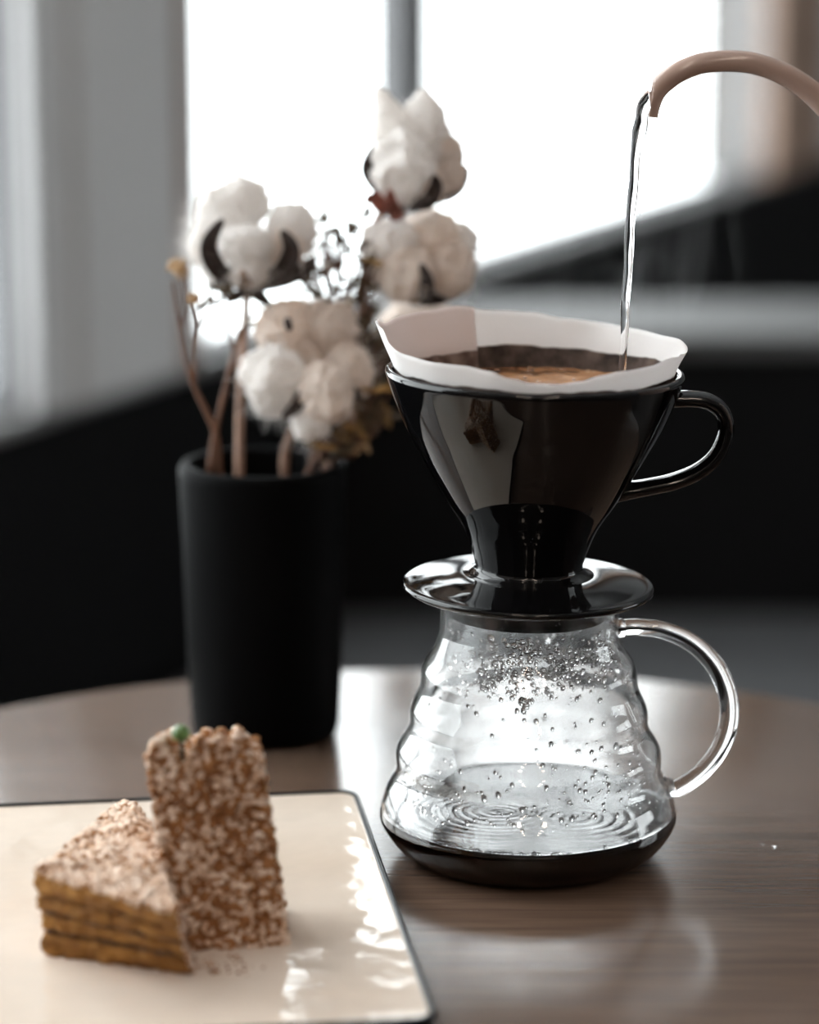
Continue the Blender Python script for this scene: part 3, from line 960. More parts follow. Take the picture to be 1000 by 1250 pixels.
def shell(name, path, width, material, parent, thick=0.0007, facing=(0, -1, 0)):
    """curved pointed bract: a leaf swept along path, cupped"""
    P = [Vector(p) for p in catmull([tuple(p) for p in path], 6)]
    n = len(P)
    vs, fs = [], []
    for i, p in enumerate(P):
        t = i / (n - 1)
        d = (P[min(i + 1, n - 1)] - P[max(i - 1, 0)]).normalized()
        sd = d.cross(Vector(facing)).normalized()
        w = width * math.sin(math.pi * (0.12 + 0.86 * t)) ** 0.8
        nn = sd.cross(d)
        for k_ in range(5):
            s = k_ / 2 - 1
            vs.append(p + sd * w * s + nn * (w * 0.5 * s * s))
    for i in range(n - 1):
        for k_ in range(4):
            a = i * 5 + k_
            fs.append((a, a + 1, a + 6, a + 5))
    o = mesh(name, vs, fs, material, parent)
    m_ = o.modifiers.new('thickness', 'SOLIDIFY'); m_.thickness = thick
    return o
def cotton_stem(name, label, stem_px, bolls, rstem, group='dried cotton stems in the vase', yb=None, stem_mat='stem'):
    """stem_px: (u, v, dy, radius); positions from the vase's own distance plus dy"""
    base = Vector((VX, VY, T + 0.008))
    spts = [(upright(u, v, VY + dy), r) for u, v, dy, r in stem_px]
    root = empty(name, spts[0][0], label, 'dried flower', group)
    o0 = Vector(root.location)
    path = catmull([tuple(p - o0) + (r,) for p, r in spts], 6)
    tube_obj('stem', [p[:3] for p in path], [p[3] for p in path], M[stem_mat], root, 10)
    for bi, bo in enumerate(bolls):
        lst = []
        for li, lb in enumerate(bo['lobes']):
            u, v, rp, dy = lb[:4]
            mt = M[lb[4]] if len(lb) > 4 and lb[4] else M['cotton']
            y = VY + bo['dy'] + dy
            c = upright(u, v, y)
            r = rp * (y * math.cos(PITCH) + (T + CAMH - c.z) * math.sin(PITCH)) / FPX
            sq = lb[5] if len(lb) > 5 else (1, 0.95, 1)
            wisp = lb[6] if len(lb) > 6 else None
            lobe('cotton_lock', c - o0, r, root, mt, sq, seed=bi * 17 + li * 5 + len(label), wisp=wisp)
            lst.append((c - o0, r))
        fluff(root, lst, 3 * bo.get('fibres', 420), 11 + bi + len(label))
        for br in bo['bracts']:
            path = [upright(u, v, VY + bo['dy'] + dy) - o0 for u, v, dy in br[0]]
            shell('bract', path, br[1] * 1.2 / FPX, M[br[2]], root, facing=br[3] if len(br) > 3 else (0, -1, 0))
    return root

cotton_stem('cotton_stem', 'open white cotton boll with two dark crescent bracts on a straight upright stem',
    [(291, 640, 0.0, .0022), (292, 578, 0.0, .0022), (293, 500, 0, .0021), (296, 430, 0, .0019), (300, 380, 0, .0019), (303, 345, 0.004, .0023)],
    [{'dy': 0.0, 'lobes': [(270, 268, 36, 0.006, None, (0.95, .95, 1.05)), (297, 247, 31, 0.010), (254, 300, 24, 0.008), (356, 281, 31, 0.006, None, (1.0, 0.9, 1.1)), (300, 298, 29, -0.010, None, (1.05, .9, 0.85)),
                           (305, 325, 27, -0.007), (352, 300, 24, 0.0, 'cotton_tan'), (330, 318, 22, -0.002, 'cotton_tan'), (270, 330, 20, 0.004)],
      'bracts': [([(307, 350, 0), (270, 332, -0.012), (255, 300, -0.016), (272, 268, -0.014)], 11, 'bract'),
                 ([(309, 350, 0), (342, 334, -0.012), (356, 305, -0.016), (344, 281, -0.014)], 11, 'bract'),
                 ([(307, 352, 0), (352, 340, 0.004), (378, 322, 0.008), (384, 312, 0.008)], 9, 'bract'),
                 ([(305, 352, 0), (300, 345, -0.016), (296, 330, -0.02)], 6, 'bract_in'),
                 ([(303, 352, 0), (318, 362, -0.006), (330, 372, -0.008)], 7, 'bract'),
                 ([(303, 350, 0), (288, 362, -0.006), (276, 366, -0.008)], 6, 'bract')], 'fibres': 900}], .002)
cotton_stem('cotton_stem', 'low cotton boll of five fat cream locks just above the vase rim',
    [(352, 640, 0.0, .0022), (347, 570, 0.002, .0022), (352, 540, 0.004, .0021), (366, 505, 0.006, .0020), (378, 478, 0.006, .0024)],
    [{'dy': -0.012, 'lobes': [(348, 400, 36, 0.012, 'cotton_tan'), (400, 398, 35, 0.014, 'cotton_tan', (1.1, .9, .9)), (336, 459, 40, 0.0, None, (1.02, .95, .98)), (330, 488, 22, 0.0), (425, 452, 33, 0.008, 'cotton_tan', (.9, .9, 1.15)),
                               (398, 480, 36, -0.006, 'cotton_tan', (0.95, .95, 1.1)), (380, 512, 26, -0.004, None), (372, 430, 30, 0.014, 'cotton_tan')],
      'bracts': [([(376, 470, 0.012), (372, 480, -0.006), (360, 498, -0.012), (345, 508, -0.012)], 8, 'bract'),
                 ([(378, 470, 0.01), (430, 478, 0.0), (436, 490, -0.004)], 7, 'bract'), ([(330, 440, 0.004), (318, 430, 0.002), (306, 432, 0.002)], 6, 'bract'),
                 ([(350, 388, -0.022), (352, 396, -0.024), (354, 404, -0.024)], 4, 'bract')], 'fibres': 300}], .002)
cotton_stem('cotton_stem', 'tallest cotton branch with a reddish bract, one boll above another, leaning to the dripper',
    [(400, 620, 0.0, .0022), (405, 560, 0.004, .0022), (425, 480, 0.010, .0021), (440, 400, 0.012, .0019), (446, 330, 0.012, .0017), (452, 290, 0.012, .0017), (464, 262, 0.012, .0018), (492, 246, 0.012, .0022)],
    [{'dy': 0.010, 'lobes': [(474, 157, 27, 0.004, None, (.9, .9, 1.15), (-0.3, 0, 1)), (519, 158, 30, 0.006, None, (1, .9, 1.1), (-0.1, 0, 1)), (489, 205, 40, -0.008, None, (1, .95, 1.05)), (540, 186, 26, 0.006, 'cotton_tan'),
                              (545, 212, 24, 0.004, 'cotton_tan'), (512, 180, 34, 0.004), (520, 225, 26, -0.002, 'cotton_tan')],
      'bracts': [([(495, 250, 0.0), (466, 232, -0.01), (448, 206, -0.012), (456, 178, -0.012)], 8, 'bract'),
                 ([(497, 252, 0), (522, 246, -0.012), (532, 228, -0.016), (530, 214, -0.018)], 9, 'bract'),
                 ([(497, 252, 0), (550, 236, 0.004), (566, 216, 0.006), (568, 202, 0.008)], 8, 'bract'),
                 ([(492, 250, -0.004), (470, 252, -0.014), (456, 243, -0.016), (446, 246, -0.016)], 9, 'bract_red'),
                 ([(490, 254, -0.006), (484, 262, -0.018), (478, 248, -0.024), (476, 232, -0.026)], 8, 'bract_red')], 'fibres': 500},
     {'dy': 0.012, 'lobes': [(478, 300, 36, 0.0, None, (1.05, .9, .95)), (525, 296, 38, 0.006, 'cotton_tan'), (560, 296, 24, 0.010, None), (497, 335, 36, -0.006, 'cotton_tan', (1.1, .95, .95)), (550, 328, 33, 0.0, 'cotton_tan', (.95, .95, 1.05)), (462, 335, 20, 0.004)],
      'bracts': [([(512, 372, 0.0), (520, 358, -0.014), (521, 340, -0.018), (514, 322, -0.018)], 8, 'bract'),
                 ([(500, 366, 0), (530, 366, -0.004), (560, 356, 0.0), (575, 344, 0.002)], 7, 'bract')], 'fibres': 400}], .002)
cotton_stem('cotton_stem', 'half hidden pinkish cotton boll behind the edge of the paper filter',
    [(392, 625, 0.008, .0020), (408, 560, 0.012, .0020), (450, 470, 0.035, .0019), (492, 410, 0.05, .0020)],
    [{'dy': 0.050, 'lobes': [(505, 388, 28, 0.0, 'cotton_tan', (1.2, .9, .8)), (535, 398, 26, 0.004, 'cotton_tan'), (482, 402, 22, 0.004, 'cotton_tan')],
      'bracts': [([(500, 420, 0), (475, 412, -0.006), (460, 396, -0.008)], 8, 'bract')], 'fibres': 150}], .002)

def sprig(name, label, main, side, bits, group='dried sprigs in the vase', stem='twig'):
    """main: list of (u,v,dy,r); side: list of polylines; bits: (u,v,dy,size px,material,kind)"""
    p0 = upright(main[0][0], main[0][1], VY + main[0][2])
    root = empty(name, p0, label, 'dried flower', group)
    def pl(l): return catmull([tuple(upright(u, v, VY + dy) - p0) + (r,) for u, v, dy, r in l], 5)
    q = pl(main)
    tube_obj('stem', [p[:3] for p in q], [p[3] for p in q], M[stem], root, 8)
    brs = []
    for s in side:
        q = pl(s)
        brs.append(((s[-1][0], s[-1][1]), tube_obj('branch', [p[:3] for p in q], [p[3] * 1.4 for p in q], M[stem], root, 6)))
    for u, v, dy, sz, mt, kind in bits:
        sz *= 1.55
        c = upright(u, v, VY + dy) - p0
        s = sz * 1.2 / FPX
        bm = bmesh.new()
        if kind == 'head':                       # small ragged composite flower head
            for k_ in range(16):
                a = 2.4 * k_
                zz_ = -0.3 + 1.25 * k_ / 15
                d = Vector((math.cos(a) * math.sqrt(max(0.05, 1 - zz_ * zz_)), math.sin(a) * math.sqrt(max(0.05, 1 - zz_ * zz_)), zz_)).normalized()
                bmesh.ops.create_cone(bm, cap_ends=True, segments=6, radius1=s * 0.30, radius2=s * 0.12, depth=s * 0.7,
                                      matrix=Matrix.Translation(d * s * 0.55) @ d.to_track_quat('Z', 'Y').to_matrix().to_4x4())
            bmesh.ops.create_icosphere(bm, subdivisions=2, radius=s * 0.55)
            nm = 'flower_head'
        else:                                    # little folded dry leaf or calyx
            for k_ in range(3):
                d = Vector((random.gauss(0, 1), random.gauss(0, .6), random.gauss(0.3, .7))).normalized()
                sc_ = s * random.uniform(0.6, 1.1)
                bmesh.ops.create_icosphere(bm, subdivisions=2, radius=1.0,
                    matrix=Matrix.Translation(d * sc_ * 0.6) @ d.to_track_quat('Z', 'Y').to_matrix().to_4x4() @ Matrix.Diagonal((sc_ * 0.38, sc_ * 0.2, sc_ * 0.75, 1)))
            nm = 'dry_leaf'
        for v_ in bm.verts:
            v_.co *= 1 + 0.25 * mnoise.noise(v_.co / max(s, 1e-6) * 2.2 + Vector((u, v, 0)))
        o = from_bm(nm, bm, M[mt], root); o.location = c
        near = [b for e, b in brs if abs(e[0] - u) + abs(e[1] - v) < 9]
        if near: o.parent = near[0]
    return root
rnd = random.Random(5)
sprig('dried_twig', 'thin forked brown twig carrying two small tan flower heads',
      [(276, 620, -0.006, .0014), (268, 575, -0.008, .0014), (263, 528, -0.01, .0013), (240, 478, -0.01, .0012), (226, 440, -0.01, .0009), (217, 390, -0.01, .0006), (210, 345, -0.01, .0005)],
      [[(236, 468, -0.01, .0009), (240, 420, -0.012, .0006), (243, 395, -0.012, .0005), (238, 372, -0.012, .0005)],
       [(219, 398, -0.01, .0005), (226, 370, -0.01, .0004), (222, 340, -0.01, .0004)],
       [(243, 400, -0.012, .0005), (258, 375, -0.012, .0004), (262, 362, -0.012, .0004)]],
      [(217, 328, -0.01, 10, 'tan', 'head'), (237, 366, -0.012, 7, 'tan', 'head'), (222, 340, -0.01, 6, 'tan', 'leaf')])
sprig('dried_twig', 'slanting red brown twig with small dark leaves beside the straight cotton stem',
      [(252, 620, -0.004, .0014), (258, 560, -0.008, .0014), (264, 522, -0.01, .0013), (276, 470, -0.008, .0012), (286, 428, -0.006, .0009), (292, 400, -0.006, .0006)],
      [[(286, 428, -0.006, .0006), (270, 385, -0.006, .0005), (262, 365, -0.006, .0004)], [(286, 428, -0.006, .0006), (300, 395, -0.006, .0005), (320, 372, -0.006, .0004)]],
      [(256, 366, -0.006, 9, 'olive', 'leaf'), (274, 360, -0.006, 11, 'olive', 'leaf'), (284, 355, -0.006, 9, 'olive', 'leaf'), (314, 368, -0.006, 10, 'olive', 'leaf'), (262, 355, -0.006, 8, 'olive', 'leaf'), (300, 392, -0.006, 7, 'petal', 'leaf')])
def cloud(us, vs_, n, sz, mats, seed):
    r2 = random.Random(seed)
    return [(r2.uniform(*us), r2.uniform(*vs_), r2.uniform(0.0, 0.03), r2.uniform(*sz), r2.choice(mats), 'leaf') for _ in range(n)]
bits = [(392, 262, .01, 9, 'olive', 'leaf'), (400, 270, .01, 7, 'olive', 'leaf'), (428, 272, .01, 10, 'olive', 'leaf'), (395, 292, .01, 11, 'olive', 'leaf'), (415, 297, .01, 11, 'olive', 'leaf'), (408, 280, .01, 5, 'olive', 'leaf'),
        (430, 310, .01, 8, 'olive', 'leaf'), (385, 300, .01, 7, 'olive', 'leaf'), (410, 350, .01, 11, 'olive', 'leaf'), (422, 352, .01, 9, 'olive', 'leaf'), (380, 358, .01, 9, 'olive', 'leaf'), (395, 366, .01, 9, 'olive', 'leaf'),
        (436, 335, .01, 8, 'olive', 'leaf'), (372, 322, .01, 6, 'olive', 'leaf'), (398, 325, .01, 6, 'petal', 'leaf'), (440, 370, .01, 11, 'olive', 'leaf'), (448, 385, .01, 12, 'olive', 'leaf')]
bits += cloud((366, 450), (262, 388), 34, (5, 9), ['petal', 'olive', 'olive'], 3)
sp = []
for u, v, dy, s, m_, k_ in bits:
    sp.append([(412 + (u - 412) * 0.3, min(v + 60, 420), 0.012, .0004), (u, v, dy, .0003)])
sprig('dried_sprig', 'wispy dark sprig of tiny dry leaves between the cotton bolls',
      [(372, 620, 0.012, .0013), (380, 570, 0.014, .0013), (398, 480, 0.016, .0011), (410, 400, 0.014, .0008), (412, 330, 0.012, .0005), (410, 275, 0.01, .0004)], sp, bits)
bits = [(462, 320, -.004, 13, 'ochre', 'leaf'), (450, 326, -.004, 11, 'olive', 'leaf'), (455, 355, .004, 10, 'olive', 'leaf'), (452, 395, .004, 13, 'olive', 'leaf'), (462, 420, .006, 14, 'olive', 'leaf'), (455, 440, .006, 12, 'olive', 'leaf'), (446, 300, .0, 8, 'olive', 'leaf')]
bits += cloud((440, 478), (400, 490), 14, (8, 13), ['olive', 'olive', 'ochre', 'tan'], 9)
sp = [[(440, min(v + 40, 500), 0.012, .0005), (u, v, dy, .0004)] for u, v, dy, s, m_, k_ in bits]
sprig('dried_sprig', 'brown leafy sprig behind the left tip of the paper filter',
      [(385, 620, 0.008, .0013), (398, 565, 0.010, .0012), (430, 490, 0.012, .0010), (448, 400, 0.008, .0007), (455, 330, 0.0, .0005)], sp, bits)
bits = cloud((388, 448), (498, 560), 34, (7, 13), ['ochre', 'ochre', 'olive', 'olive', 'tan'], 21) + cloud((440, 480), (470, 515), 12, (7, 12), ['ochre', 'olive'], 22)
bits = [(u, v, dy - 0.022, s, m_, k_) for u, v, dy, s, m_, k_ in bits]
sp = [[(398 + (u - 398) * 0.4, 560, -0.004, .0004), (u, v, dy, .0003)] for u, v, dy, s, m_, k_ in bits]
sprig('dried_sprig', 'bushy ochre sprig drooping over the rim of the vase',
      [(360, 630, 0.0, .0014), (372, 585, -0.002, .0013), (388, 560, -0.004, .0012), (405, 540, -0.006, .0010), (425, 515, -0.006, .0006)], sp, bits)

# ------------------------------------------------------------------ plate
PZ = 0.012
pc = ground(436, 962, PZ); pr_ = ground(522, 1250, PZ); pll = ground(0, 980, PZ)
ang = math.atan2(pc.y - pll.y, pc.x - pll.x)
PS = 0.245
plate = empty('serving_plate', (pc.x, pc.y, T), 'square cream glazed plate with dark edge holding two cake slices', 'plate', rot=(0, 0, ang))
def rsq(half, rad, z, n=8):
    pts = []
    for cx, cy, a0 in ((1, 1, 0), (-1, 1, 90), (-1, -1, 180), (1, -1, 270)):
        for i in range(n + 1):
            a = R(a0 + 90 * i / n)
            pts.append((cx * (half - rad) + rad * math.cos(a), cy * (half - rad) + rad * math.sin(a), z))
    return pts
def loft(name, loops, material, parent, loc, cap0=True, cap1=True):
    vs = [p for l in loops for p in l]
    n = len(loops[0]); fs = []
    for j in range(len(loops) - 1):
        for i in range(n):
            k_ = (i + 1) % n
            fs.append((j * n + i, j * n + k_, (j + 1) * n + k_, (j + 1) * n + i))
    if cap0: fs.append(tuple(reversed(range(n))))
    if cap1: fs.append(tuple(range((len(loops) - 1) * n, len(loops) * n)))
    o = mesh(name, vs, fs, material, parent)
    o.location = loc
    return o
hf = PS / 2
pl_loc = (-hf, -hf, 0)
# glazed well as a fine grid so that it catches light unevenly
loft('plate_well', [rsq(hf - 0.0020, 0.0065, PZ - 0.0012), rsq(hf - 0.0026, 0.006, PZ - 0.0010), rsq(hf - 0.0030, 0.006, PZ - 0.00105), rsq(hf - 0.006, 0.006, PZ - 0.0012), rsq(hf - 0.03, 0.006, PZ - 0.0017), rsq(hf - 0.06, 0.006, PZ - 0.0020)], M['plate'], plate, pl_loc, cap0=False)
ed = loft('plate_edge', [rsq(hf - 0.02, 0.006, 0.0), rsq(hf - 0.010, 0.006, 0.0), rsq(hf - 0.002, 0.007, PZ - 0.007), rsq(hf - 0.0002, 0.0075, PZ - 0.003), rsq(hf, 0.0075, PZ - 0.0010), rsq(hf - 0.0009, 0.007, PZ), rsq(hf - 0.0020, 0.0065, PZ - 0.0001), rsq(hf - 0.0024, 0.0065, PZ - 0.0016)], M['plate_edge'], plate, pl_loc, cap1=False)
ed['label'] = 'near black glazed edge'
PT = PZ - 0.0020                              # surface the cake stands on

# ------------------------------------------------------------------ cake slices
def poly_slab(bm, poly_lo, poly_hi, z0, z1, nsub=10, nz=3, jit=0.0009, seed=0):
    """slab with subdivided, crumbly sides; poly corner lists in xy"""
    def sub(poly):
        out = []
        n = len(poly)
        for i in range(n):
            a, b = poly[i], poly[(i + 1) % n]
            for k_ in range(nsub): out.append((a[0] + (b[0] - a[0]) * k_ / nsub, a[1] + (b[1] - a[1]) * k_ / nsub))
        return out
    lo, hi = sub(poly_lo), sub(poly_hi)
    cx = sum(p[0] for p in lo) / len(lo); cy = sum(p[1] for p in lo) / len(lo)
    rows = []
    for j in range(nz + 1):
        t = j / nz
        row = []
        for p, q in zip(lo, hi):
            x, y, z = p[0] + (q[0] - p[0]) * t, p[1] + (q[1] - p[1]) * t, z0 + (z1 - z0) * t
            v = Vector((x * 420, y * 420, z * 420 + seed))
            k_ = jit * mnoise.noise(v) * 2
            d = Vector((x - cx, y - cy, 0)).normalized()
            bul = 0.0006 * math.sin(math.pi * t)
            row.append(bm.verts.new((x + d.x * (k_ + bul), y + d.y * (k_ + bul), z + jit * 0.5 * mnoise.noise(v * 1.7) + (jit * 0.9 * mnoise.noise(Vector((x * 70, y * 70, seed * 3))) if z0 > 0 else 0))))
        rows.append(row)
    n = len(lo)
    for A, B in zip(rows[:-1], rows[1:]):
        for i in range(n):
            k_ = (i + 1) % n
            bm.faces.new((A[i], A[k_], B[k_], B[i]))
    for row, zz, flip in ((rows[0], z0, True), (rows[-1], z1, False)):
        c = bm.verts.new((cx, cy, zz))
        for i in range(n):
            k_ = (i + 1) % n
            bm.faces.new((row[k_], row[i], c) if flip else (row[i], row[k_], c))
def crumbs(name, samples, material, parent, seed, lo=0.0006, hi=0.0018):
    """irregular crumbs; samples: callable giving a point"""
    rnd = random.Random(seed)
    bm = bmesh.new()
    vs, fs = [], []
    tmpl = bmesh.new(); bmesh.ops.create_icosphere(tmpl, subdivisions=1, radius=1.0)
    tv = [v.co.copy() for v in tmpl.verts]; tf = [tuple(v.index for v in f.verts) for f in tmpl.faces]
    tmpl.free(); bm.free()
    for p, sc_ in samples(rnd):
        s = rnd.uniform(lo, hi) * sc_
        q = Vector((rnd.gauss(0, 1), rnd.gauss(0, 1), rnd.gauss(0, 1))).normalized().to_track_quat('Z', 'Y').to_matrix()
        sx, sy, sz = rnd.uniform(.7, 1.3), rnd.uniform(.6, 1.2), rnd.uniform(.6, 1.1)
        b0 = len(vs)
        for v in tv:
            k_ = rnd.uniform(0.8, 1.2)
            vs.append(Vector(p) + q @ Vector((v.x * sx, v.y * sy, v.z * sz)) * s * k_)
        fs += [tuple(b0 + i for i in f) for f in tf]
    o = mesh(name, vs, fs, material, parent)
    o['kind'] = 'stuff'
    return o
# --- the lying wedge
a = ground(55, 1166, PT); b = ground(233, 1190, PT)
def top_at(u, v, z): return ground(u, v, z)
HA = 0.031
c = ground(150, 975, PT + HA + 0.002)
cakeA = empty('cake_slice', (a + b + c) / 3, 'low layered honey cake wedge with pale crumbs on top, cut side showing', 'cake')
oA = Vector(cakeA.location); oA.z = T + PT; cakeA.location = oA
a2 = ground(43, 1066, PT + HA); b2 = ground(216, 1116, PT + HA)
d = ground(182, 1010, PT + HA)
triL = [(p - oA).to_2d() for p in (a, b, ground(222, 1120, PT), ground(150, 1075, PT))]
triH = [(p - oA).to_2d() for p in (a2, b2, d, c)]
def mixp(t): return [(p[0] + (q[0] - p[0]) * t, p[1] + (q[1] - p[1]) * t) for p, q in zip(triL, triH)]
def shrink(poly, s):
    cx = sum(p[0] for p in poly) / 4; cy = sum(p[1] for p in poly) / 4
    out = []
    for p in poly:
        dd = math.hypot(p[0] - cx, p[1] - cy)
        k_ = (dd - s) / dd
        out.append((cx + (p[0] - cx) * k_, cy + (p[1] - cy) * k_))
    return out
lv = [(0, 0.0078, 'sponge_layer', 0.0), (0.0078, 0.0098, 'filling_layer', 0.0016), (0.0098, 0.0150, 'sponge_layer', 0.0006), (0.0150, 0.0168, 'filling_layer', 0.0016), (0.0168, 0.0222, 'sponge_layer', 0.0), (0.0222, 0.0240, 'filling_layer', 0.0022), (0.0240, HA, 'sponge_layer', -0.0006)]
for i, (z0, z1, nm, ins) in enumerate(lv):
    bm = bmesh.new()
    poly_slab(bm, shrink(mixp(z0 / HA), ins), shrink(mixp(z1 / HA), ins), z0, z1, 26, 4, 0.0013, i * 9.1)
    from_bm(nm, bm, M['sponge' if nm[0] == 's' else 'filling'], cakeA)
def topA(rnd):
    P = [Vector(p) for p in triH]
    for _ in range(3000):
        t1, t2 = rnd.random(), rnd.random()
        x = (P[0] * (1 - t1) + P[1] * t1) * (1 - t2) + (P[3] * (1 - t1) + P[2] * t1) * t2
        h = 0.003 * max(0, mnoise.noise(Vector((x.x * 90, x.y * 90, 2)))) + 0.004 * t2 * (1 - abs(2 * t1 - 1)) + rnd.uniform(-0.001, 0.0008)
        yield (x.x, x.y, HA + h), 1.0
    for _ in range(700):                       # coated long edges
        t1, zz = rnd.random(), rnd.random()
        A_, B_ = (1, 2) if rnd.random() < .5 else (3, 0)
        q = mixp(zz)
        yield (q[A_][0] * (1 - t1) + q[B_][0] * t1, q[A_][1] * (1 - t1) + q[B_][1] * t1, HA * zz), 0.8
cr = crumbs('crumb_topping', topA, M['crumb_pale'], cakeA, 31, 0.0006, 0.0017)
cr['label'] = 'pale sugared crumbs'
crumbs('crumb_topping', lambda r: (x for i, x in enumerate(topA(r)) if i % 3 == 0), M['crumb'], cakeA, 32, 0.0007, 0.0017)
# --- the upright slice
bl_, br_ = ground(214, 1160, PT), ground(351, 1152, PT)
yB = 0.5 * (bl_.y + br_.y)
cakeB = empty('cake_slice', Vector(((bl_.x + br_.x) / 2, yB + 0.018, T + PT)), 'tall upright cake slice coated all over in coarse brown crumbs', 'cake')
oB = Vector(cakeB.location)
yT = yB + 0.006
tl = upright(181, 925, yT) - oB; tr = upright(318, 935, yT) - oB
HB = (tl.z + tr.z) / 2
bl2, br2 = bl_ - oB, br_ - oB
loB = [(bl2.x, bl2.y), (br2.x, br2.y), (br2.x - 0.004, br2.y + 0.034), (bl2.x + 0.004, bl2.y + 0.036)]
hiB = [(tl.x, tl.y), (tr.x, tr.y), (tr.x - 0.003, tr.y + 0.026), (tl.x + 0.004, tl.y + 0.028)]
def mixB(t): return [(p[0] + (q[0] - p[0]) * t, p[1] + (q[1] - p[1]) * t) for p, q in zip(loB, hiB)]
bm = bmesh.new()
poly_slab(bm, loB, hiB, 0, HB, 16, 24, 0.0010, 4.4)
from_bm('sponge_body', bm, M['sponge'], cakeB)
def topz(s):
    """height of the ragged top along the width 0..1"""
    return sum(h * math.exp(-((s - c_) / w) ** 2) for c_, w, h in ((0.10, .09, .0085), (0.46, .06, .0095), (0.62, .06, .0105), (0.80, .07, .0115)))
def crB(rnd):
    for _ in range(3300):
        side = rnd.random(); zz = rnd.random(); t1 = rnd.random()
        q = mixB(zz)
        A_, B_ = (0, 1) if side < .62 else ((3, 0) if side < .75 else ((2, 3) if side < .9 else (1, 2)))
        if (A_, B_) == (1, 2) and rnd.random() < .6: continue
        x = q[A_][0] * (1 - t1) + q[B_][0] * t1; y = q[A_][1] * (1 - t1) + q[B_][1] * t1
        hs = 1
        nn = mnoise.noise(Vector((x * 200, zz * 16, 5)))
        if nn < -0.28 and rnd.random() < .7: continue
        yield (x + rnd.gauss(0, .0004), y + rnd.gauss(0, .0005) - 0.0004, HB * zz * hs), 1.0
    P = [Vector(p) for p in hiB]
    for _ in range(1700):
        t1, t2 = rnd.random(), rnd.random() ** 1.4
        x = (P[0] * (1 - t1) + P[1] * t1) * (1 - t2) + (P[3] * (1 - t1) + P[2] * t1) * t2
        yield (x.x, x.y, HB + rnd.random() * max(0.0, topz(t1)) * (1 - 0.6 * t2)), 1.0
crumbs('crumb_coating', crB, M['crumb_pale'], cakeB, 77, 0.0008, 0.0019)
crumbs('crumb_coating', crB, M['crumb'], cakeB, 78, 0.0009, 0.0021)
# loose crumbs on the plate
bm = None
def loose(rnd):
    for _ in range(46):
        p = ground(rnd.gauss(255, 30), rnd.gauss(1178, 8), PT)
        yield (p.x, p.y, T + PT + 0.0003), 0.55
lc = crumbs('loose_crumbs', loose, M['crumb'], None, 5)
lc['label'] = 'scatter of fine brown crumbs on the plate by the cake'; lc['category'] = 'crumbs'
# garnish
gp = upright(221, 902, yT - 0.001)
gar = empty('garnish', gp, 'tiny green garnish bud stuck in the top of the upright cake', 'garnish')
lathe_obj('bud', [(0, -0.0022), (0.0014, -0.0020), (0.0027, -0.0008), (0.0030, 0.0006), (0.0024, 0.0020), (0.0012, 0.0028), (0, 0.0030)], M['green'], gar, 20, loc=(0, 0, 0.0016)).scale = (1.15, 1.15, 1.15)
tube_obj('pick', [(0, 0, 0.000), (0.0003, 0, -0.006), (0.0008, 0, -0.014)], [0.0009, 0.0009, 0.0007], M['olive'], gar, 8)
# two stray water drops on the table
for u, v, s in ((945, 1034, .0009), (931, 1031, .0005)):
    p = ground(u, v, 0)
    o = lathe_obj('water_drop', [(0, 0.0001), (s, 0.0001), (s * .9, s * .35), (s * .5, s * .62), (0, s * .7)], M['drop'], None, 16, loc=p)
    tag(o, 'larger of two stray water drops on the table' if s > .0007 else 'smaller of two stray water drops on the table', 'water drop', 'stray drops on the table')

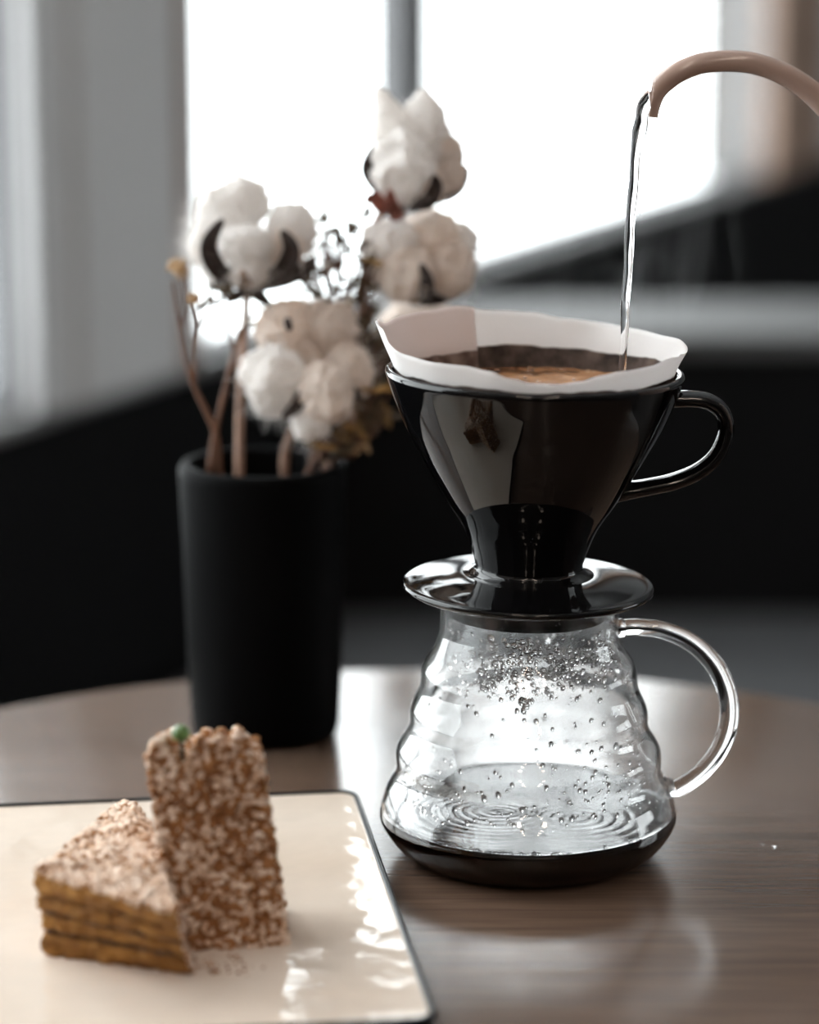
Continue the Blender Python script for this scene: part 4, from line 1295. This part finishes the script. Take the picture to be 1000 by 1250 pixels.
# ------------------------------------------------------------------ steam over the dripper
def steam_mat():
    m, nt, b = new_mat('thin_steam')
    nt.nodes.remove(b)
    out = nt.nodes['Material Output']
    tc = nt.nodes.new('ShaderNodeTexCoord')
    mp = nt.nodes.new('ShaderNodeMapping'); mp.inputs['Scale'].default_value = (1.0, 1.0, 0.42); mp.inputs['Rotation'].default_value = (0, R(18), 0)
    nt.links.new(tc.outputs['Object'], mp.inputs['Vector'])
    n = nt.nodes.new('ShaderNodeTexNoise'); n.inputs['Scale'].default_value = 26; n.inputs['Detail'].default_value = 3; n.inputs['Distortion'].default_value = 2.2
    nt.links.new(mp.outputs['Vector'], n.inputs['Vector'])
    mr = nt.nodes.new('ShaderNodeMapRange')
    mr.inputs['From Min'].default_value = 0.50; mr.inputs['From Max'].default_value = 0.75
    mr.inputs['To Min'].default_value = 0.0; mr.inputs['To Max'].default_value = 3.8
    nt.links.new(n.outputs['Fac'], mr.inputs['Value'])
    # thins out towards the skin of the plume
    ln = nt.nodes.new('ShaderNodeVectorMath'); ln.operation = 'LENGTH'
    mp2 = nt.nodes.new('ShaderNodeMapping'); mp2.inputs['Scale'].default_value = (1 / 0.062, 1 / 0.03, 1 / 0.062)
    nt.links.new(tc.outputs['Object'], mp2.inputs['Vector']); nt.links.new(mp2.outputs['Vector'], ln.inputs[0])
    fo = nt.nodes.new('ShaderNodeMapRange')
    fo.inputs['From Min'].default_value = 1.0; fo.inputs['From Max'].default_value = 0.35
    nt.links.new(ln.outputs['Value'], fo.inputs['Value'])
    ml = nt.nodes.new('ShaderNodeMath'); ml.operation = 'MULTIPLY'
    nt.links.new(mr.outputs['Result'], ml.inputs[0]); nt.links.new(fo.outputs['Result'], ml.inputs[1])
    vs_ = nt.nodes.new('ShaderNodeVolumeScatter'); vs_.inputs['Color'].default_value = (0.95, 0.95, 0.95, 1)
    vs_.inputs['Anisotropy'].default_value = 0.3
    nt.links.new(ml.outputs[0], vs_.inputs['Density'])
    nt.links.new(vs_.outputs[0], out.inputs['Volume'])
    return m
sc_ = upright(745, 290, DS + 0.02)
bm = bmesh.new()
bmesh.ops.create_icosphere(bm, subdivisions=3, radius=1.0, matrix=Matrix.Diagonal((0.062, 0.03, 0.062, 1)))
st = from_bm('steam', bm, steam_mat(), None, True, sc_)
tag(st, 'faint wisps of steam rising over the paper filter', 'steam')
